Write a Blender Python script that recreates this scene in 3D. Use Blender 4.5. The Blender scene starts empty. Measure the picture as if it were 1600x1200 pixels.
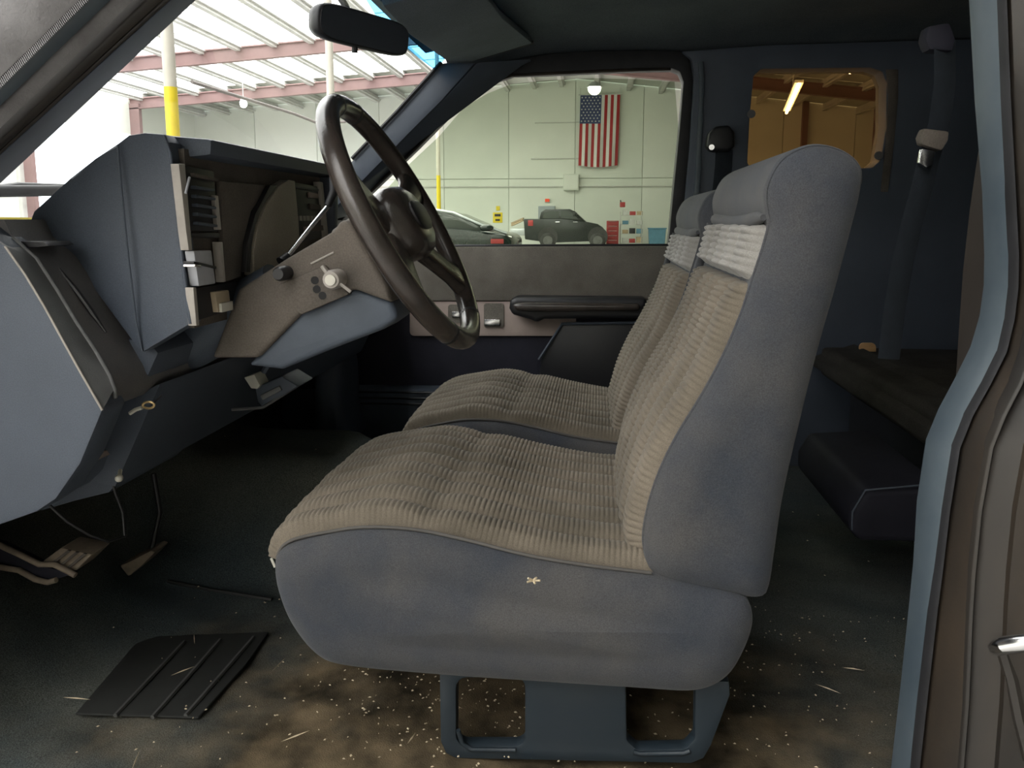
import bpy, bmesh, math, random
import numpy as np
from mathutils import Vector, Matrix
random.seed(7)
R = math.radians
SC = bpy.context.scene
COL = SC.collection

# ------------------------------------------------------------------ camera, world, light, exposure
F = 1180.0                      # focal length in pixels of the 1600 px wide frame
CX, CY = 800.0, 511.0           # optical centre in the frame (the photo is cropped: lens shift)
YAW, PITCH = R(6.46), R(8.0)
CAM = Vector((0, 0, 1.35))
FWD = Vector((-math.sin(YAW)*math.cos(PITCH), math.cos(YAW)*math.cos(PITCH), -math.sin(PITCH)))
RGT = Vector((math.cos(YAW), math.sin(YAW), 0))
UPV = RGT.cross(FWD)
cd = bpy.data.cameras.new('camera'); cam = bpy.data.objects.new('camera', cd); COL.objects.link(cam)
cd.sensor_width = 36; cd.lens = F/1600*36; cd.shift_y = -(600-CY)/1600; cd.clip_start = .02; cd.clip_end = 400
cam.matrix_world = Matrix.Translation(CAM) @ Matrix((RGT, UPV, -FWD)).transposed().to_4x4()
SC.camera = cam
w = bpy.data.worlds.new('sky'); SC.world = w; w.use_nodes = True
bg = w.node_tree.nodes['Background']; bg.inputs[0].default_value = (.93, .97, 1, 1); bg.inputs[1].default_value = 6.0
SC.view_settings.view_transform = 'Standard'; SC.view_settings.look = 'None'
SC.view_settings.gamma = 1; SC.view_settings.exposure = 0.0; SC.view_settings.use_curve_mapping = False
SKYLIGHT = 7.5                  # radiance of the backlit translucent roof sheets

def ray(px, py):
    return FWD*F + RGT*(px-CX) - UPV*(py-CY)
def P(px, py, y):               # point of the plane y = const seen at a pixel
    d = ray(px, py); return CAM + d*(y/d.y)
def PX(px, py, x):
    d = ray(px, py); return CAM + d*(x/d.x)
def PZ(px, py, z):
    d = ray(px, py); return CAM + d*((z-CAM.z)/d.z)

# ------------------------------------------------------------------ materials
MATS = {}
def mat(name, col, rough=.6, var=.2, vs=6., col2=None, bump=0., bs=300., metal=0., spec=.5, sheen=0., grain=0., gs=400., stretch=None):
    m = bpy.data.materials.new(name); m.use_nodes = True; nt = m.node_tree; N = nt.nodes; L = nt.links
    b = N['Principled BSDF']; b.inputs['Roughness'].default_value = rough; b.inputs['Metallic'].default_value = metal
    b.inputs['Specular IOR Level'].default_value = spec
    if sheen: b.inputs['Sheen Weight'].default_value = sheen; b.inputs['Sheen Roughness'].default_value = .5
    tc = N.new('ShaderNodeTexCoord'); src = tc.outputs['Object']
    if stretch:
        mp = N.new('ShaderNodeMapping'); mp.inputs['Scale'].default_value = stretch; L.new(src, mp.inputs[0]); src = mp.outputs[0]
    n = N.new('ShaderNodeTexNoise'); n.inputs['Scale'].default_value = vs; n.inputs['Detail'].default_value = 6; n.inputs['Roughness'].default_value = .6
    L.new(src, n.inputs['Vector'])
    cr = N.new('ShaderNodeValToRGB'); cr.color_ramp.elements[0].position = .32; cr.color_ramp.elements[1].position = .68
    c2 = col2 if col2 else tuple(c*(1+var) for c in col); c1 = col if col2 else tuple(c*(1-var) for c in col)
    cr.color_ramp.elements[0].color = (*c1, 1); cr.color_ramp.elements[1].color = (*c2, 1)
    L.new(n.outputs['Fac'], cr.inputs[0]); out = cr.outputs[0]
    if grain:
        g = N.new('ShaderNodeTexNoise'); g.inputs['Scale'].default_value = gs; g.inputs['Detail'].default_value = 2; L.new(tc.outputs['Object'], g.inputs['Vector'])
        mr = N.new('ShaderNodeMapRange'); mr.inputs[1].default_value = .3; mr.inputs[2].default_value = .7; mr.inputs[3].default_value = 1-grain; mr.inputs[4].default_value = 1+grain
        L.new(g.outputs['Fac'], mr.inputs[0])
        mx = N.new('ShaderNodeVectorMath'); mx.operation = 'SCALE'; L.new(out, mx.inputs[0]); L.new(mr.outputs[0], mx.inputs['Scale']); out = mx.outputs[0]
    L.new(out, b.inputs['Base Color'])
    if bump:
        bn = N.new('ShaderNodeTexNoise'); bn.inputs['Scale'].default_value = bs; bn.inputs['Detail'].default_value = 3; L.new(tc.outputs['Object'], bn.inputs['Vector'])
        bp = N.new('ShaderNodeBump'); bp.inputs['Strength'].default_value = bump; bp.inputs['Distance'].default_value = .002
        L.new(bn.outputs['Fac'], bp.inputs['Height']); L.new(bp.outputs[0], b.inputs['Normal'])
    MATS[name] = m; return m
def glass(name, tint, refl=.03):
    m = bpy.data.materials.new(name); m.use_nodes = True; nt = m.node_tree; N = nt.nodes; L = nt.links
    N.remove(N['Principled BSDF']); o = N['Material Output']
    t = N.new('ShaderNodeBsdfTransparent'); t.inputs[0].default_value = (*tint, 1)
    g = N.new('ShaderNodeBsdfGlossy'); g.inputs['Roughness'].default_value = .02
    mx = N.new('ShaderNodeMixShader'); lw = N.new('ShaderNodeLayerWeight'); lw.inputs[0].default_value = .5
    pw = N.new('ShaderNodeMath'); pw.operation = 'POWER'; pw.inputs[1].default_value = 5; L.new(lw.outputs['Facing'], pw.inputs[0])
    fr = N.new('ShaderNodeMath'); fr.operation = 'MULTIPLY_ADD'; fr.inputs[1].default_value = .6; fr.inputs[2].default_value = refl; L.new(pw.outputs[0], fr.inputs[0])
    L.new(fr.outputs[0], mx.inputs[0]); L.new(t.outputs[0], mx.inputs[1]); L.new(g.outputs[0], mx.inputs[2]); L.new(mx.outputs[0], o.inputs[0])
    MATS[name] = m; return m
def emit(name, col, s):
    m = bpy.data.materials.new(name); m.use_nodes = True; nt = m.node_tree; N = nt.nodes
    N.remove(N['Principled BSDF']); e = N.new('ShaderNodeEmission'); e.inputs[0].default_value = (*col, 1); e.inputs[1].default_value = s
    nt.links.new(e.outputs[0], N['Material Output'].inputs[0]); MATS[name] = m; return m

velour = mat('velour', (0.02592, 0.03312, 0.04752), .9, vs=5, col2=(0.06624, 0.0648, 0.0648), bump=.25, bs=900, sheen=.12, grain=.22, gs=700, spec=.2)
ribcloth = mat('rib_cloth', (0.095, 0.082, 0.063), .95, vs=7, col2=(0.165, 0.14, 0.11), bump=.15, bs=1200, sheen=.1, grain=.2, gs=900, spec=.15)
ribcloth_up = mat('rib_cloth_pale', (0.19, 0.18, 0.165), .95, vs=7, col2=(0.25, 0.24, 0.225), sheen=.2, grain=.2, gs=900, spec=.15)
piping = mat('piping', (0.075, 0.07, 0.065), .8, var=.2)
plastic = mat('blue_plastic', (.068, .082, .108), .5, var=.10, vs=5, bump=.25, bs=900, grain=.12, gs=600, spec=.4)
plastic_wn = mat('worn_lit_dash_plastic', (.105, .104, .11), .5, vs=9, col2=(.15, .14, .135), bump=.2, bs=800, grain=.1, gs=600, spec=.45)  # worn grey-brown tone, also painted lighter since this dash face gets little light
plastic_dk = mat('dark_blue_plastic', (0.0612, 0.0756, 0.099), .55, var=.25, vs=7, bump=.2, bs=800, spec=.4)
plastic_gn = mat('faded_plastic', (0.1375, 0.1408, 0.143), .5, var=.2, vs=9, bump=.2, bs=800, spec=.45)
dusty = mat('dusty_plastic', (0.0828, 0.072, 0.06192), .7, vs=8, col2=(0.144, 0.1224, 0.1044), bump=.2, bs=500, spec=.3, grain=.15)
blackp = mat('black_plastic', (.014, .014, .016), .45, var=.3, spec=.5)
leather = mat('wheel_leather', (0.024, 0.02, 0.018), .22, vs=14, col2=(0.048, 0.038, 0.033), bump=.12, bs=500, spec=.6)
lens = mat('gauge_lens', (0.28, 0.245, 0.2), .55, vs=5, col2=(0.36, 0.32, 0.265), grain=.1, spec=.35)
chrome = mat('chrome', (.75, .75, .76), .22, var=.1, metal=1)
greytrim = mat('grey_trim', (.36, .33, .30), .45, var=.15, vs=20)
switchgrey = mat('switch_grey', (.42, .43, .47), .5, var=.12, vs=20)
tanpl = mat('tan_plastic', (.42, .34, .24), .5, var=.15, vs=30)
whitepl = mat('white_plastic', (.62, .60, .53), .5, var=.1)
carpet = mat('carpet', (0.04332, 0.05513, 0.05906), .95, vs=2.6, col2=(0.1083, 0.1103, 0.09255), bump=.6, bs=500, grain=.45, gs=500, spec=.1)
carpet_dirt = mat('dirty_carpet', (0.034, 0.0306, 0.0238), .95, vs=6, col2=(0.1445, 0.1156, 0.0765), bump=.6, bs=400, grain=.5, gs=350, spec=.1)
def add_stain(m, stain, centre, rad):
    nt = m.node_tree; N = nt.nodes; L = nt.links; b = N['Principled BSDF']; src = b.inputs['Base Color'].links[0].from_socket
    tc = N.new('ShaderNodeTexCoord'); mp = N.new('ShaderNodeMapping'); mp.vector_type = 'TEXTURE'
    mp.inputs['Location'].default_value = centre; mp.inputs['Scale'].default_value = rad; L.new(tc.outputs['Object'], mp.inputs[0])
    ln = N.new('ShaderNodeVectorMath'); ln.operation = 'LENGTH'; L.new(mp.outputs[0], ln.inputs[0])
    nz = N.new('ShaderNodeTexNoise'); nz.inputs['Scale'].default_value = 5; nz.inputs['Detail'].default_value = 8; L.new(tc.outputs['Object'], nz.inputs['Vector'])
    ad = N.new('ShaderNodeMath'); ad.operation = 'MULTIPLY_ADD'; ad.inputs[1].default_value = 1.3; L.new(nz.outputs['Fac'], ad.inputs[0]); L.new(ln.outputs['Value'], ad.inputs[2])
    mr = N.new('ShaderNodeMapRange'); mr.inputs[1].default_value = 1.25; mr.inputs[2].default_value = 1.9; mr.inputs[3].default_value = 1; mr.inputs[4].default_value = 0; L.new(ad.outputs[0], mr.inputs[0])
    n2 = N.new('ShaderNodeTexNoise'); n2.inputs['Scale'].default_value = 14; n2.inputs['Detail'].default_value = 8; L.new(tc.outputs['Object'], n2.inputs['Vector'])
    cr = N.new('ShaderNodeValToRGB'); cr.color_ramp.elements[0].position = .35; cr.color_ramp.elements[1].position = .72
    cr.color_ramp.elements[0].color = (*stain[0], 1); cr.color_ramp.elements[1].color = (*stain[1], 1); L.new(n2.outputs['Fac'], cr.inputs[0])
    mx = N.new('ShaderNodeMix'); mx.data_type = 'RGBA'; L.new(mr.outputs[0], mx.inputs['Factor']); L.new(src, mx.inputs['A']); L.new(cr.outputs[0], mx.inputs['B']); L.new(mx.outputs['Result'], b.inputs['Base Color'])
add_stain(carpet, ((.022, .018, .012), (.15, .115, .07)), (-.10, 1.05, .6), (.55, .36, 1))
headliner = mat('headliner', (0.078, 0.0936, 0.104), .95, vs=3, col2=(0.1196, 0.1378, 0.1456), grain=.25, gs=500, spec=.1)
visorm = mat('visor_cloth', (0.1625, 0.1875, 0.2063), .9, var=.1, grain=.2, gs=600, spec=.1)
doorcloth = mat('door_cloth', (0.1169, 0.1063, 0.09137), .95, vs=8, col2=(0.1806, 0.1658, 0.1424), bump=.4, bs=500, grain=.3, gs=600, spec=.1)
doortan = mat('mauve_panel', (0.3588, 0.2886, 0.2574), .6, var=.12, vs=10, spec=.3)
doorblk = mat('door_dark', (0.0192, 0.0192, 0.0288), .7, var=.3, spec=.25)
seal = mat('rubber_seal', (0.012, 0.012, 0.014), .6, var=.3, vs=20, spec=.4)
sealgrey = mat('grey_seal', (0.1215, 0.1165, 0.1195), .6, vs=18, col2=(0.1924, 0.1873, 0.1924), bump=.4, bs=300, spec=.4)
padm2 = mat('pad_rib_vinyl', (.06, .06, .058), .5, var=.2)
innertrim = mat('taupe_pillar_trim', (.032, .027, .024), .7, vs=4, col2=(.046, .039, .034), spec=.2)
padm = mat('heel_pad_vinyl', (0.01575, 0.01665, 0.01575), .6, var=.3, vs=9, spec=.4)
bluetrim = mat('blue_edge_trim', (0.04, 0.056, 0.071), .45, vs=9, col2=(0.065, 0.083, 0.098), spec=.5)
jambpaint = mat('dirty_jamb_paint', (0.00792, 0.0072, 0.00648), .5, vs=7, col2=(0.0414, 0.02808, 0.01728), bump=.2, bs=60, spec=.5, stretch=(1, 1, .3))
jambgrey = mat('dusty_jamb_metal', (0.0135, 0.01249, 0.01215), .5, vs=6, col2=(0.04219, 0.03375, 0.02531), spec=.5, stretch=(1, 1, .3))
bracket = mat('seat_bracket_blue', (0.01155, 0.02063, 0.0297), .5, vs=9, col2=(0.01856, 0.02558, 0.03218), spec=.5)
webbing = mat('belt_webbing', (0.0275, 0.03575, 0.04675), .8, var=.15, vs=40, bump=.3, bs=900)
pedalm = mat('worn_pedal', (0.17, 0.135, 0.105), .75, vs=25, col2=(0.34, 0.27, 0.2))
brass = mat('brass', (.55, .40, .2), .4, metal=.7)
mirrorm = mat('mirror_glass', (.82, .82, .82), .03, var=.02, metal=1)
green_glass = glass('green_tint_glass', (.53, .585, .485), .008)
brown_glass = glass('brown_tint_glass', (.34, .20, .085), .008)
clear_glass = glass('clear_glass', (.90, .93, .95))
tint_glass = glass('blue_band_glass', (.10, .36, .62))
# workshop
wallm = mat('pale_wall', (0.8, 0.82, 0.755), .8, var=.03, vs=.4)
wallm2 = mat('grey_wall', (.40, .44, .47), .8, var=.05, vs=.4)
wainscot = mat('wall_sheet', (0.76, 0.79, 0.72), .8, var=.04, vs=.5)
concrete = mat('concrete', (.36, .35, .33), .5, var=.15, vs=.6)
redsteel = mat('red_oxide_steel', (0.25, 0.155, 0.148), .6, var=.1, vs=1)
greysteel = mat('purlin_steel', (0.6, 0.6, 0.57), .6, var=.1, vs=2)
deckm = mat('roof_deck', (.55, .58, .52), .8, var=.1, vs=.6)
skym = emit('translucent_roof_sheet', (1, .985, .95), SKYLIGHT)
lampm = emit('lamp_glow', (1, .97, .85), 25)
tubem = emit('tube_glow', (1, .9, .65), 60)
exitm = emit('exit_glow', (1, .12, .06), 1.2)
yellowp = mat('yellow_paint', (.80, .62, .03), .5, var=.05)
beigep = mat('beige_paint', (.62, .58, .50), .6, var=.05)
carpaint = mat('dark_green_paint', (.012, .02, .017), .12, var=.2, spec=.6)
pickpaint = mat('black_truck_paint', (.02, .025, .022), .2, var=.3, vs=1)
rimgrey = mat('wheel_rim', (.12, .12, .115), .5, var=.2)
carglass = mat('car_glass', (.04, .05, .045), .06, var=.1, spec=.8)
rubber = mat('tyre', (.045, .045, .042), .8, var=.2)
redp = mat('red_paint', (.42, .05, .05), .45, var=.1)
bluep = mat('blue_bin', (.12, .27, .38), .55, var=.1)
silver = mat('silver_bumper', (.55, .58, .60), .3, metal=.8, var=.1)
wood = mat('plywood', (.50, .38, .24), .7, var=.2, vs=3)
flagred = mat('flag_red', (.38, .03, .035), .8, var=.1, vs=1); flagwhite = mat('flag_white', (.75, .73, .70), .8, var=.05, vs=1)
flagblue = mat('flag_blue', (0.06, 0.075, 0.17), .8, var=.1, vs=1)
straw = mat('straw', (0.5, 0.42, 0.29), .8, var=.4, vs=40)
benchm = mat('bench_cloth', (.040, .037, .033), .95, var=.3, vs=9, grain=.3, gs=500, spec=.1)
darksteel = mat('dull_pipe_steel', (.16, .14, .13), .6, var=.1)
tagm = mat('tan_tag', (.55, .33, .15), .6, var=.1, vs=60)
paperm = mat('paper', (.6, .6, .58), .8, var=.1)

# ------------------------------------------------------------------ mesh helpers
def finish(name, bm, m, parent=None, smooth=40, bevel=0, seg=2):
    bmesh.ops.remove_doubles(bm, verts=bm.verts, dist=1e-6)
    bmesh.ops.recalc_face_normals(bm, faces=bm.faces)
    if bevel:
        es = [e for e in bm.edges if len(e.link_faces) == 2 and e.calc_face_angle(0) > R(35)]
        bmesh.ops.bevel(bm, geom=es, offset=bevel, segments=seg, profile=.6, affect='EDGES', clamp_overlap=True)
    if smooth:
        for f in bm.faces: f.smooth = True
        for e in bm.edges:
            if len(e.link_faces) == 2 and e.calc_face_angle(0) > R(smooth): e.smooth = False
    me = bpy.data.meshes.new(name); bm.to_mesh(me); bm.free()
    for x in (m if isinstance(m, (list, tuple)) else [m]): me.materials.append(x)
    o = bpy.data.objects.new(name, me); COL.objects.link(o)
    if parent: o.parent = parent; o.matrix_parent_inverse = parent.matrix_world.inverted()
    return o
def empty(name, loc=(0, 0, 0)):
    o = bpy.data.objects.new(name, None); COL.objects.link(o); o.location = loc; o.empty_display_size = .05
    bpy.context.view_layer.update(); return o
def tag(o, label=None, cat=None, group=None, kind=None):
    if label: o['label'] = label
    if cat: o['category'] = cat
    if group: o['group'] = group
    if kind: o['kind'] = kind
    return o
def struct(o, label, cat): return tag(o, label, cat, None, 'structure')

def add_prism(bm, pts, vec):
    """closed outline (3-D points) pushed along a vector (or list of vectors)"""
    vec = Vector(vec)
    a = [bm.verts.new(p) for p in pts]; b = [bm.verts.new(Vector(p)+vec) for p in pts]
    n = len(a)
    bm.faces.new(a); bm.faces.new(b[::-1])
    for i in range(n): bm.faces.new((a[i], a[(i+1) % n], b[(i+1) % n], b[i]))
def yprism(name, px, y, t, m, parent=None, bevel=0, smooth=40, seg=2):
    bm = bmesh.new(); pts = [P(p[0], p[1], p[2] if len(p) > 2 else y) for p in px]
    add_prism(bm, pts, (0, t, 0)); return finish(name, bm, m, parent, smooth, bevel, seg)
def xprism(name, px, x, t, m, parent=None, bevel=0, smooth=40, seg=2):
    bm = bmesh.new(); add_prism(bm, [PX(p[0], p[1], x) for p in px], (t, 0, 0)); return finish(name, bm, m, parent, smooth, bevel, seg)
def rect(x0, y0, x1, y1): return [(x0, y0), (x1, y0), (x1, y1), (x0, y1)]
def rrect(x0, y0, x1, y1, r, n=4):
    out = []
    for cx, cy, a0 in ((x1-r, y0+r, -90), (x1-r, y1-r, 0), (x0+r, y1-r, 90), (x0+r, y0+r, 180)):
        for k in range(n+1):
            a = R(a0+90*k/n); out.append((cx+r*math.cos(a), cy+r*math.sin(a)))
    return out
def add_box(bm, lo, hi):
    x0, y0, z0 = lo; x1, y1, z1 = hi
    add_prism(bm, [Vector(p) for p in ((x0, y0, z0), (x1, y0, z0), (x1, y1, z0), (x0, y1, z0))], (0, 0, z1-z0))
def box(name, lo, hi, m, parent=None, bevel=0, smooth=40, seg=2):
    bm = bmesh.new(); add_box(bm, lo, hi); return finish(name, bm, m, parent, smooth, bevel, seg)
def frame_of(d):
    d = Vector(d).normalized(); u = Vector((0, 0, 1)) if abs(d.z) < .9 else Vector((1, 0, 0))
    a = d.cross(u).normalized(); return a, d.cross(a).normalized()
def add_tube(bm, pts, r, n=10, closed=False):
    pts = [Vector(p) for p in pts]; rings = []; k = len(pts); a = None
    for i, p in enumerate(pts):
        d = (pts[(i+1) % k]-pts[i-1]) if closed else (pts[min(i+1, k-1)]-pts[max(i-1, 0)])
        d.normalize()
        if a is None: a, b = frame_of(d)
        else:
            a = (a-d*a.dot(d)).normalized(); b = d.cross(a)
        rr = r[i] if isinstance(r, (list, tuple)) else r
        rings.append([bm.verts.new(p+(a*math.cos(2*math.pi*j/n)+b*math.sin(2*math.pi*j/n))*rr) for j in range(n)])
    for i in range(k if closed else k-1):
        q, s = rings[i], rings[(i+1) % k]
        for j in range(n): bm.faces.new((q[j], q[(j+1) % n], s[(j+1) % n], s[j]))
    if not closed: bm.faces.new(rings[0][::-1]); bm.faces.new(rings[-1])
def tube(name, pts, r, m, parent=None, n=10, closed=False):
    bm = bmesh.new(); add_tube(bm, pts, r, n, closed); return finish(name, bm, m, parent, 50)
def catmull(pts, n=6, closed=False):
    pts = [np.array(p, float) for p in pts]; k = len(pts); out = []
    for i in range(k if closed else k-1):
        g = (lambda j: pts[j % k]) if closed else (lambda j: pts[min(max(j, 0), k-1)])
        a, b, c, d = g(i-1), g(i), g(i+1), g(i+2)
        for s in range(n):
            t = s/n; out.append(.5*((2*b)+(c-a)*t+(2*a-5*b+4*c-d)*t*t+(3*b-a-3*c+d)*t**3))
    if not closed: out.append(pts[-1])
    return out
def resample(pts, n, closed=False):
    pts = np.array(pts); q = np.vstack([pts, pts[:1]]) if closed else pts
    s = np.concatenate([[0], np.cumsum(np.linalg.norm(np.diff(q, axis=0), axis=1))])
    t = np.linspace(0, s[-1], n, endpoint=not closed)
    return np.stack([np.interp(t, s, q[:, k]) for k in range(q.shape[1])], 1), s[-1]
def XZ(px, y):                   # pixel outline -> (x, z) of the plane y
    return [(v.x, v.z) for v in (P(a, b, y) for a, b in px)]
def pillow(name, prof, y0, y1, r, m, parent, n=120, bulge=.012, seg=10, grow=0., keep=None, flat=False):
    """closed (x, z) outline swept in y with rounded rims and gently bulging end faces"""
    q, _ = resample(catmull(prof, 6, True), n, True)
    d = np.roll(q, -1, 0)-np.roll(q, 1, 0); d /= np.linalg.norm(d, axis=1)[:, None]
    nrm = np.stack([d[:, 1], -d[:, 0]], 1)
    area = .5*np.sum(q[:, 0]*np.roll(q[:, 1], -1)-np.roll(q[:, 0], -1)*q[:, 1])
    if area < 0: nrm = -nrm
    for _ in range(12): nrm = (np.roll(nrm, 1, 0)+nrm+np.roll(nrm, -1, 0))/3
    nrm /= np.linalg.norm(nrm, axis=1)[:, None]
    q = q+nrm*grow
    cen = q.mean(0); bm = bmesh.new(); rings = []
    def ring(c, y): rings.append([bm.verts.new((a[0], y, a[1])) for a in c])
    ry = r*.62
    def inset(d_):
        c = q-nrm*d_
        for _ in range(int(40*d_/r)): c = (np.roll(c, 1, 0)+2*c+np.roll(c, -1, 0))/4
        return c
    inn = inset(r)
    for s in () if flat else (.1, .25, .42, .58, .72, .84, .94): ring(cen+(inn-cen)*s, y0-bulge*(1-s*s)**2)
    for k in range(seg+1):
        a = math.pi/2*k/seg; ring(inset(r*(1-math.sin(a))), y0+ry*(1-math.cos(a)))
    for k in range(1, 4): ring(q, y0+ry+(y1-y0-2*ry)*k/4)
    for k in range(seg, -1, -1):
        a = math.pi/2*k/seg; ring(inset(r*(1-math.sin(a))), y1-ry*(1-math.cos(a)))
    for s in () if flat else (.94, .84, .72, .58, .42, .25, .1): ring(cen+(inn-cen)*s, y1+bulge*(1-s*s)**2)
    for i in range(len(rings)-1):
        for j in range(n): bm.faces.new((rings[i][j], rings[i][(j+1) % n], rings[i+1][(j+1) % n], rings[i+1][j]))
    bm.faces.new(rings[0]); bm.faces.new(rings[-1][::-1])
    if keep:
        bm.faces.ensure_lookup_table()
        dead = [f for f in bm.faces if not keep(f.calc_center_median())]; bmesh.ops.delete(bm, geom=dead, context='FACES')
    return finish(name, bm, m, parent, 60)
def ribbed(name, path, y0, y1, tufts, rib, m, parent, crown=.01, th=.010, rh=.0022, outward=1, dips=(), stagger=0., nv=8, sink=.012, crownpow=4):
    """sewn, ribbed cloth panel: ribs run across, channels run along the path"""
    q, L = resample(catmull(path, 10), 400); nr = int(round(L/rib)); nu = nr*6
    q, L = resample(q, nu+1)
    d = np.gradient(q, axis=0); d /= np.linalg.norm(d, axis=1)[:, None]
    nrm = np.stack([-d[:, 1], d[:, 0]], 1)*outward
    NV = tufts*nv
    v = np.linspace(0, 1, NV+1); y = y0+(y1-y0)*v
    s = np.linspace(0, L, nu+1)
    tu = np.abs(np.sin(np.pi*v*tufts))**.34
    cr = 1-np.abs(2*v-1)**crownpow
    edge = np.clip(np.minimum(v, 1-v)/.03, 0, 1)
    ends = np.clip(np.minimum(s, L-s)/.012, 0, 1)
    ti = np.minimum((v*tufts).astype(int), tufts-1)
    rnd = np.array([random.uniform(-1, 1) for _ in range(tufts)])
    V = np.zeros((nu+1, NV+1, 3))
    for j in range(NV+1):
        ph = stagger*rnd[ti[j]]
        rb = np.abs(np.sin(np.pi*(s/rib+ph)))**.5
        wob = .0009*np.sin(s*22+ti[j]*1.7)+.0006*np.sin(s*41+ti[j]*2.9)
        h = (crown*cr[j]+wob*edge[j]+th*tu[j]*(.75+.25*ends)+rh*rb*(.35+.65*tu[j]))
        for c, wd, dp in dips: h = h-dp*np.exp(-((s/L-c-.03*(v[j]-.5))/wd)**2)*edge[j]
        h = h*edge[j]*ends-sink*(1-edge[j]*ends)
        V[:, j, 0] = q[:, 0]+nrm[:, 0]*h; V[:, j, 2] = q[:, 1]+nrm[:, 1]*h; V[:, j, 1] = y[j]
    idx = np.arange((nu+1)*(NV+1)).reshape(nu+1, NV+1)
    fc = np.stack([idx[:-1, :-1], idx[1:, :-1], idx[1:, 1:], idx[:-1, 1:]], -1).reshape(-1, 4)
    me = bpy.data.meshes.new(name); me.from_pydata(V.reshape(-1, 3).tolist(), [], fc.tolist()); me.materials.append(m)
    me.polygons.foreach_set('use_smooth', [True]*len(me.polygons))
    o = bpy.data.objects.new(name, me); COL.objects.link(o)
    if parent: o.parent = parent; o.matrix_parent_inverse = parent.matrix_world.inverted()
    return o
def plate_hole(name, outer, inners, vec, m, parent=None, bevel=0, smooth=40):
    """flat plate with holes; outlines are lists of 3-D points in one plane"""
    bm = bmesh.new(); es = []
    for lp in [outer]+list(inners):
        vs = [bm.verts.new(p) for p in lp]
        es += [bm.edges.new((vs[i], vs[(i+1) % len(vs)])) for i in range(len(vs))]
    bmesh.ops.triangle_fill(bm, use_beauty=True, edges=es)
    g = bmesh.ops.extrude_face_region(bm, geom=bm.faces[:]); vec = Vector(vec)
    bmesh.ops.translate(bm, verts=[x for x in g['geom'] if isinstance(x, bmesh.types.BMVert)], vec=vec)
    return finish(name, bm, m, parent, smooth, bevel)
def strip(name, A, B, thick, m, parent=None, smooth=40, bevel=0):
    """band between two 3-D polylines, given a thickness vector"""
    bm = bmesh.new(); thick = Vector(thick); n = len(A)
    a = [bm.verts.new(p) for p in A]; b = [bm.verts.new(p) for p in B]
    c = [bm.verts.new(Vector(p)+thick) for p in A]; d = [bm.verts.new(Vector(p)+thick) for p in B]
    for i in range(n-1):
        bm.faces.new((a[i], a[i+1], b[i+1], b[i])); bm.faces.new((c[i], d[i], d[i+1], c[i+1]))
        bm.faces.new((a[i], c[i], c[i+1], a[i+1])); bm.faces.new((b[i], b[i+1], d[i+1], d[i]))
    bm.faces.new((a[0], b[0], d[0], c[0])); bm.faces.new((a[-1], c[-1], d[-1], b[-1]))
    return finish(name, bm, m, parent, smooth, bevel)
def copy_tree(o, parent=None):
    c = o.copy(); COL.objects.link(c)
    if parent: c.parent = parent
    c.matrix_parent_inverse = o.matrix_parent_inverse.copy()
    for ch in list(o.children): copy_tree(ch, c)
    return c

FZ = .603                         # cab carpet level
YD = 2.35                        # inner face of the passenger door
# ================================================================== WORKSHOP
gnd = box('floor_workshop', (-40, -30, -.2), (40, 60, 0), concrete); struct(gnd, 'grey concrete workshop floor under the vehicles', 'floor')
XW, XE, YG, YB = -23., 24., 42., -24.
RIDGE, EAVE, RX = 8.42, 7.05, -1.2
def roofz(x): return RIDGE-(RIDGE-EAVE)*(RX-x)/21.8 if x < RX else RIDGE-.118*(x-RX)
# gable wall with sheets
wg = empty('wall_gable', (0, YG, 0)); struct(wg, 'pale green white gable wall with the hanging flag', 'wall')
xs = [XW-.05+i*(XE-XW+.1)/13 for i in range(14)]
for i in range(13):
    bm = bmesh.new(); a, b = xs[i]+.015, xs[i+1]-.015
    top = [(b, roofz(b)+.46), (a, roofz(a)+.46)]
    if a < RX < b: top = [(b, roofz(b)+.46), (RX, RIDGE+.46), (a, roofz(a)+.46)]
    for z0, z1 in ((0, 3.62), (3.66, None)):
        pts = [(a, z0), (b, z0)]+([(b, z1), (a, z1)] if z1 else top)
        add_prism(bm, [Vector((x, YG, z)) for x, z in pts], (0, .2, 0))
    finish('wall_sheet', bm, wallm if i % 2 else wainscot, wg, 0)
bm = bmesh.new(); add_prism(bm, [Vector(p) for p in ((XW, YG+.08, 0), (XE, YG+.08, 0), (XE, YG+.08, roofz(XE)+.46), (RX, YG+.08, RIDGE+.46), (XW, YG+.08, roofz(XW)+.46))], (0, .3, 0)); finish('wall_backing', bm, deckm, wg, 0)
tube('conduit', [(-18, YG-.08, 3.25), (-2, YG-.08, 3.2), (10, YG-.08, 3.2)], .035, greysteel, wg, 6)
tube('conduit', [(-3.5, YG-.08, 6.6), (.4, YG-.08, 6.6)], .03, greysteel, wg, 6)
tube('conduit', [(-3.7, YG-.08, 4.7), (.3, YG-.08, 4.7)], .03, greysteel, wg, 6)
for xx in (7.1, 10.6, 14.2):
    box('girt_post', (xx-.14, YG-.25, 0), (xx+.14, YG, 8), redsteel, wg)
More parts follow.
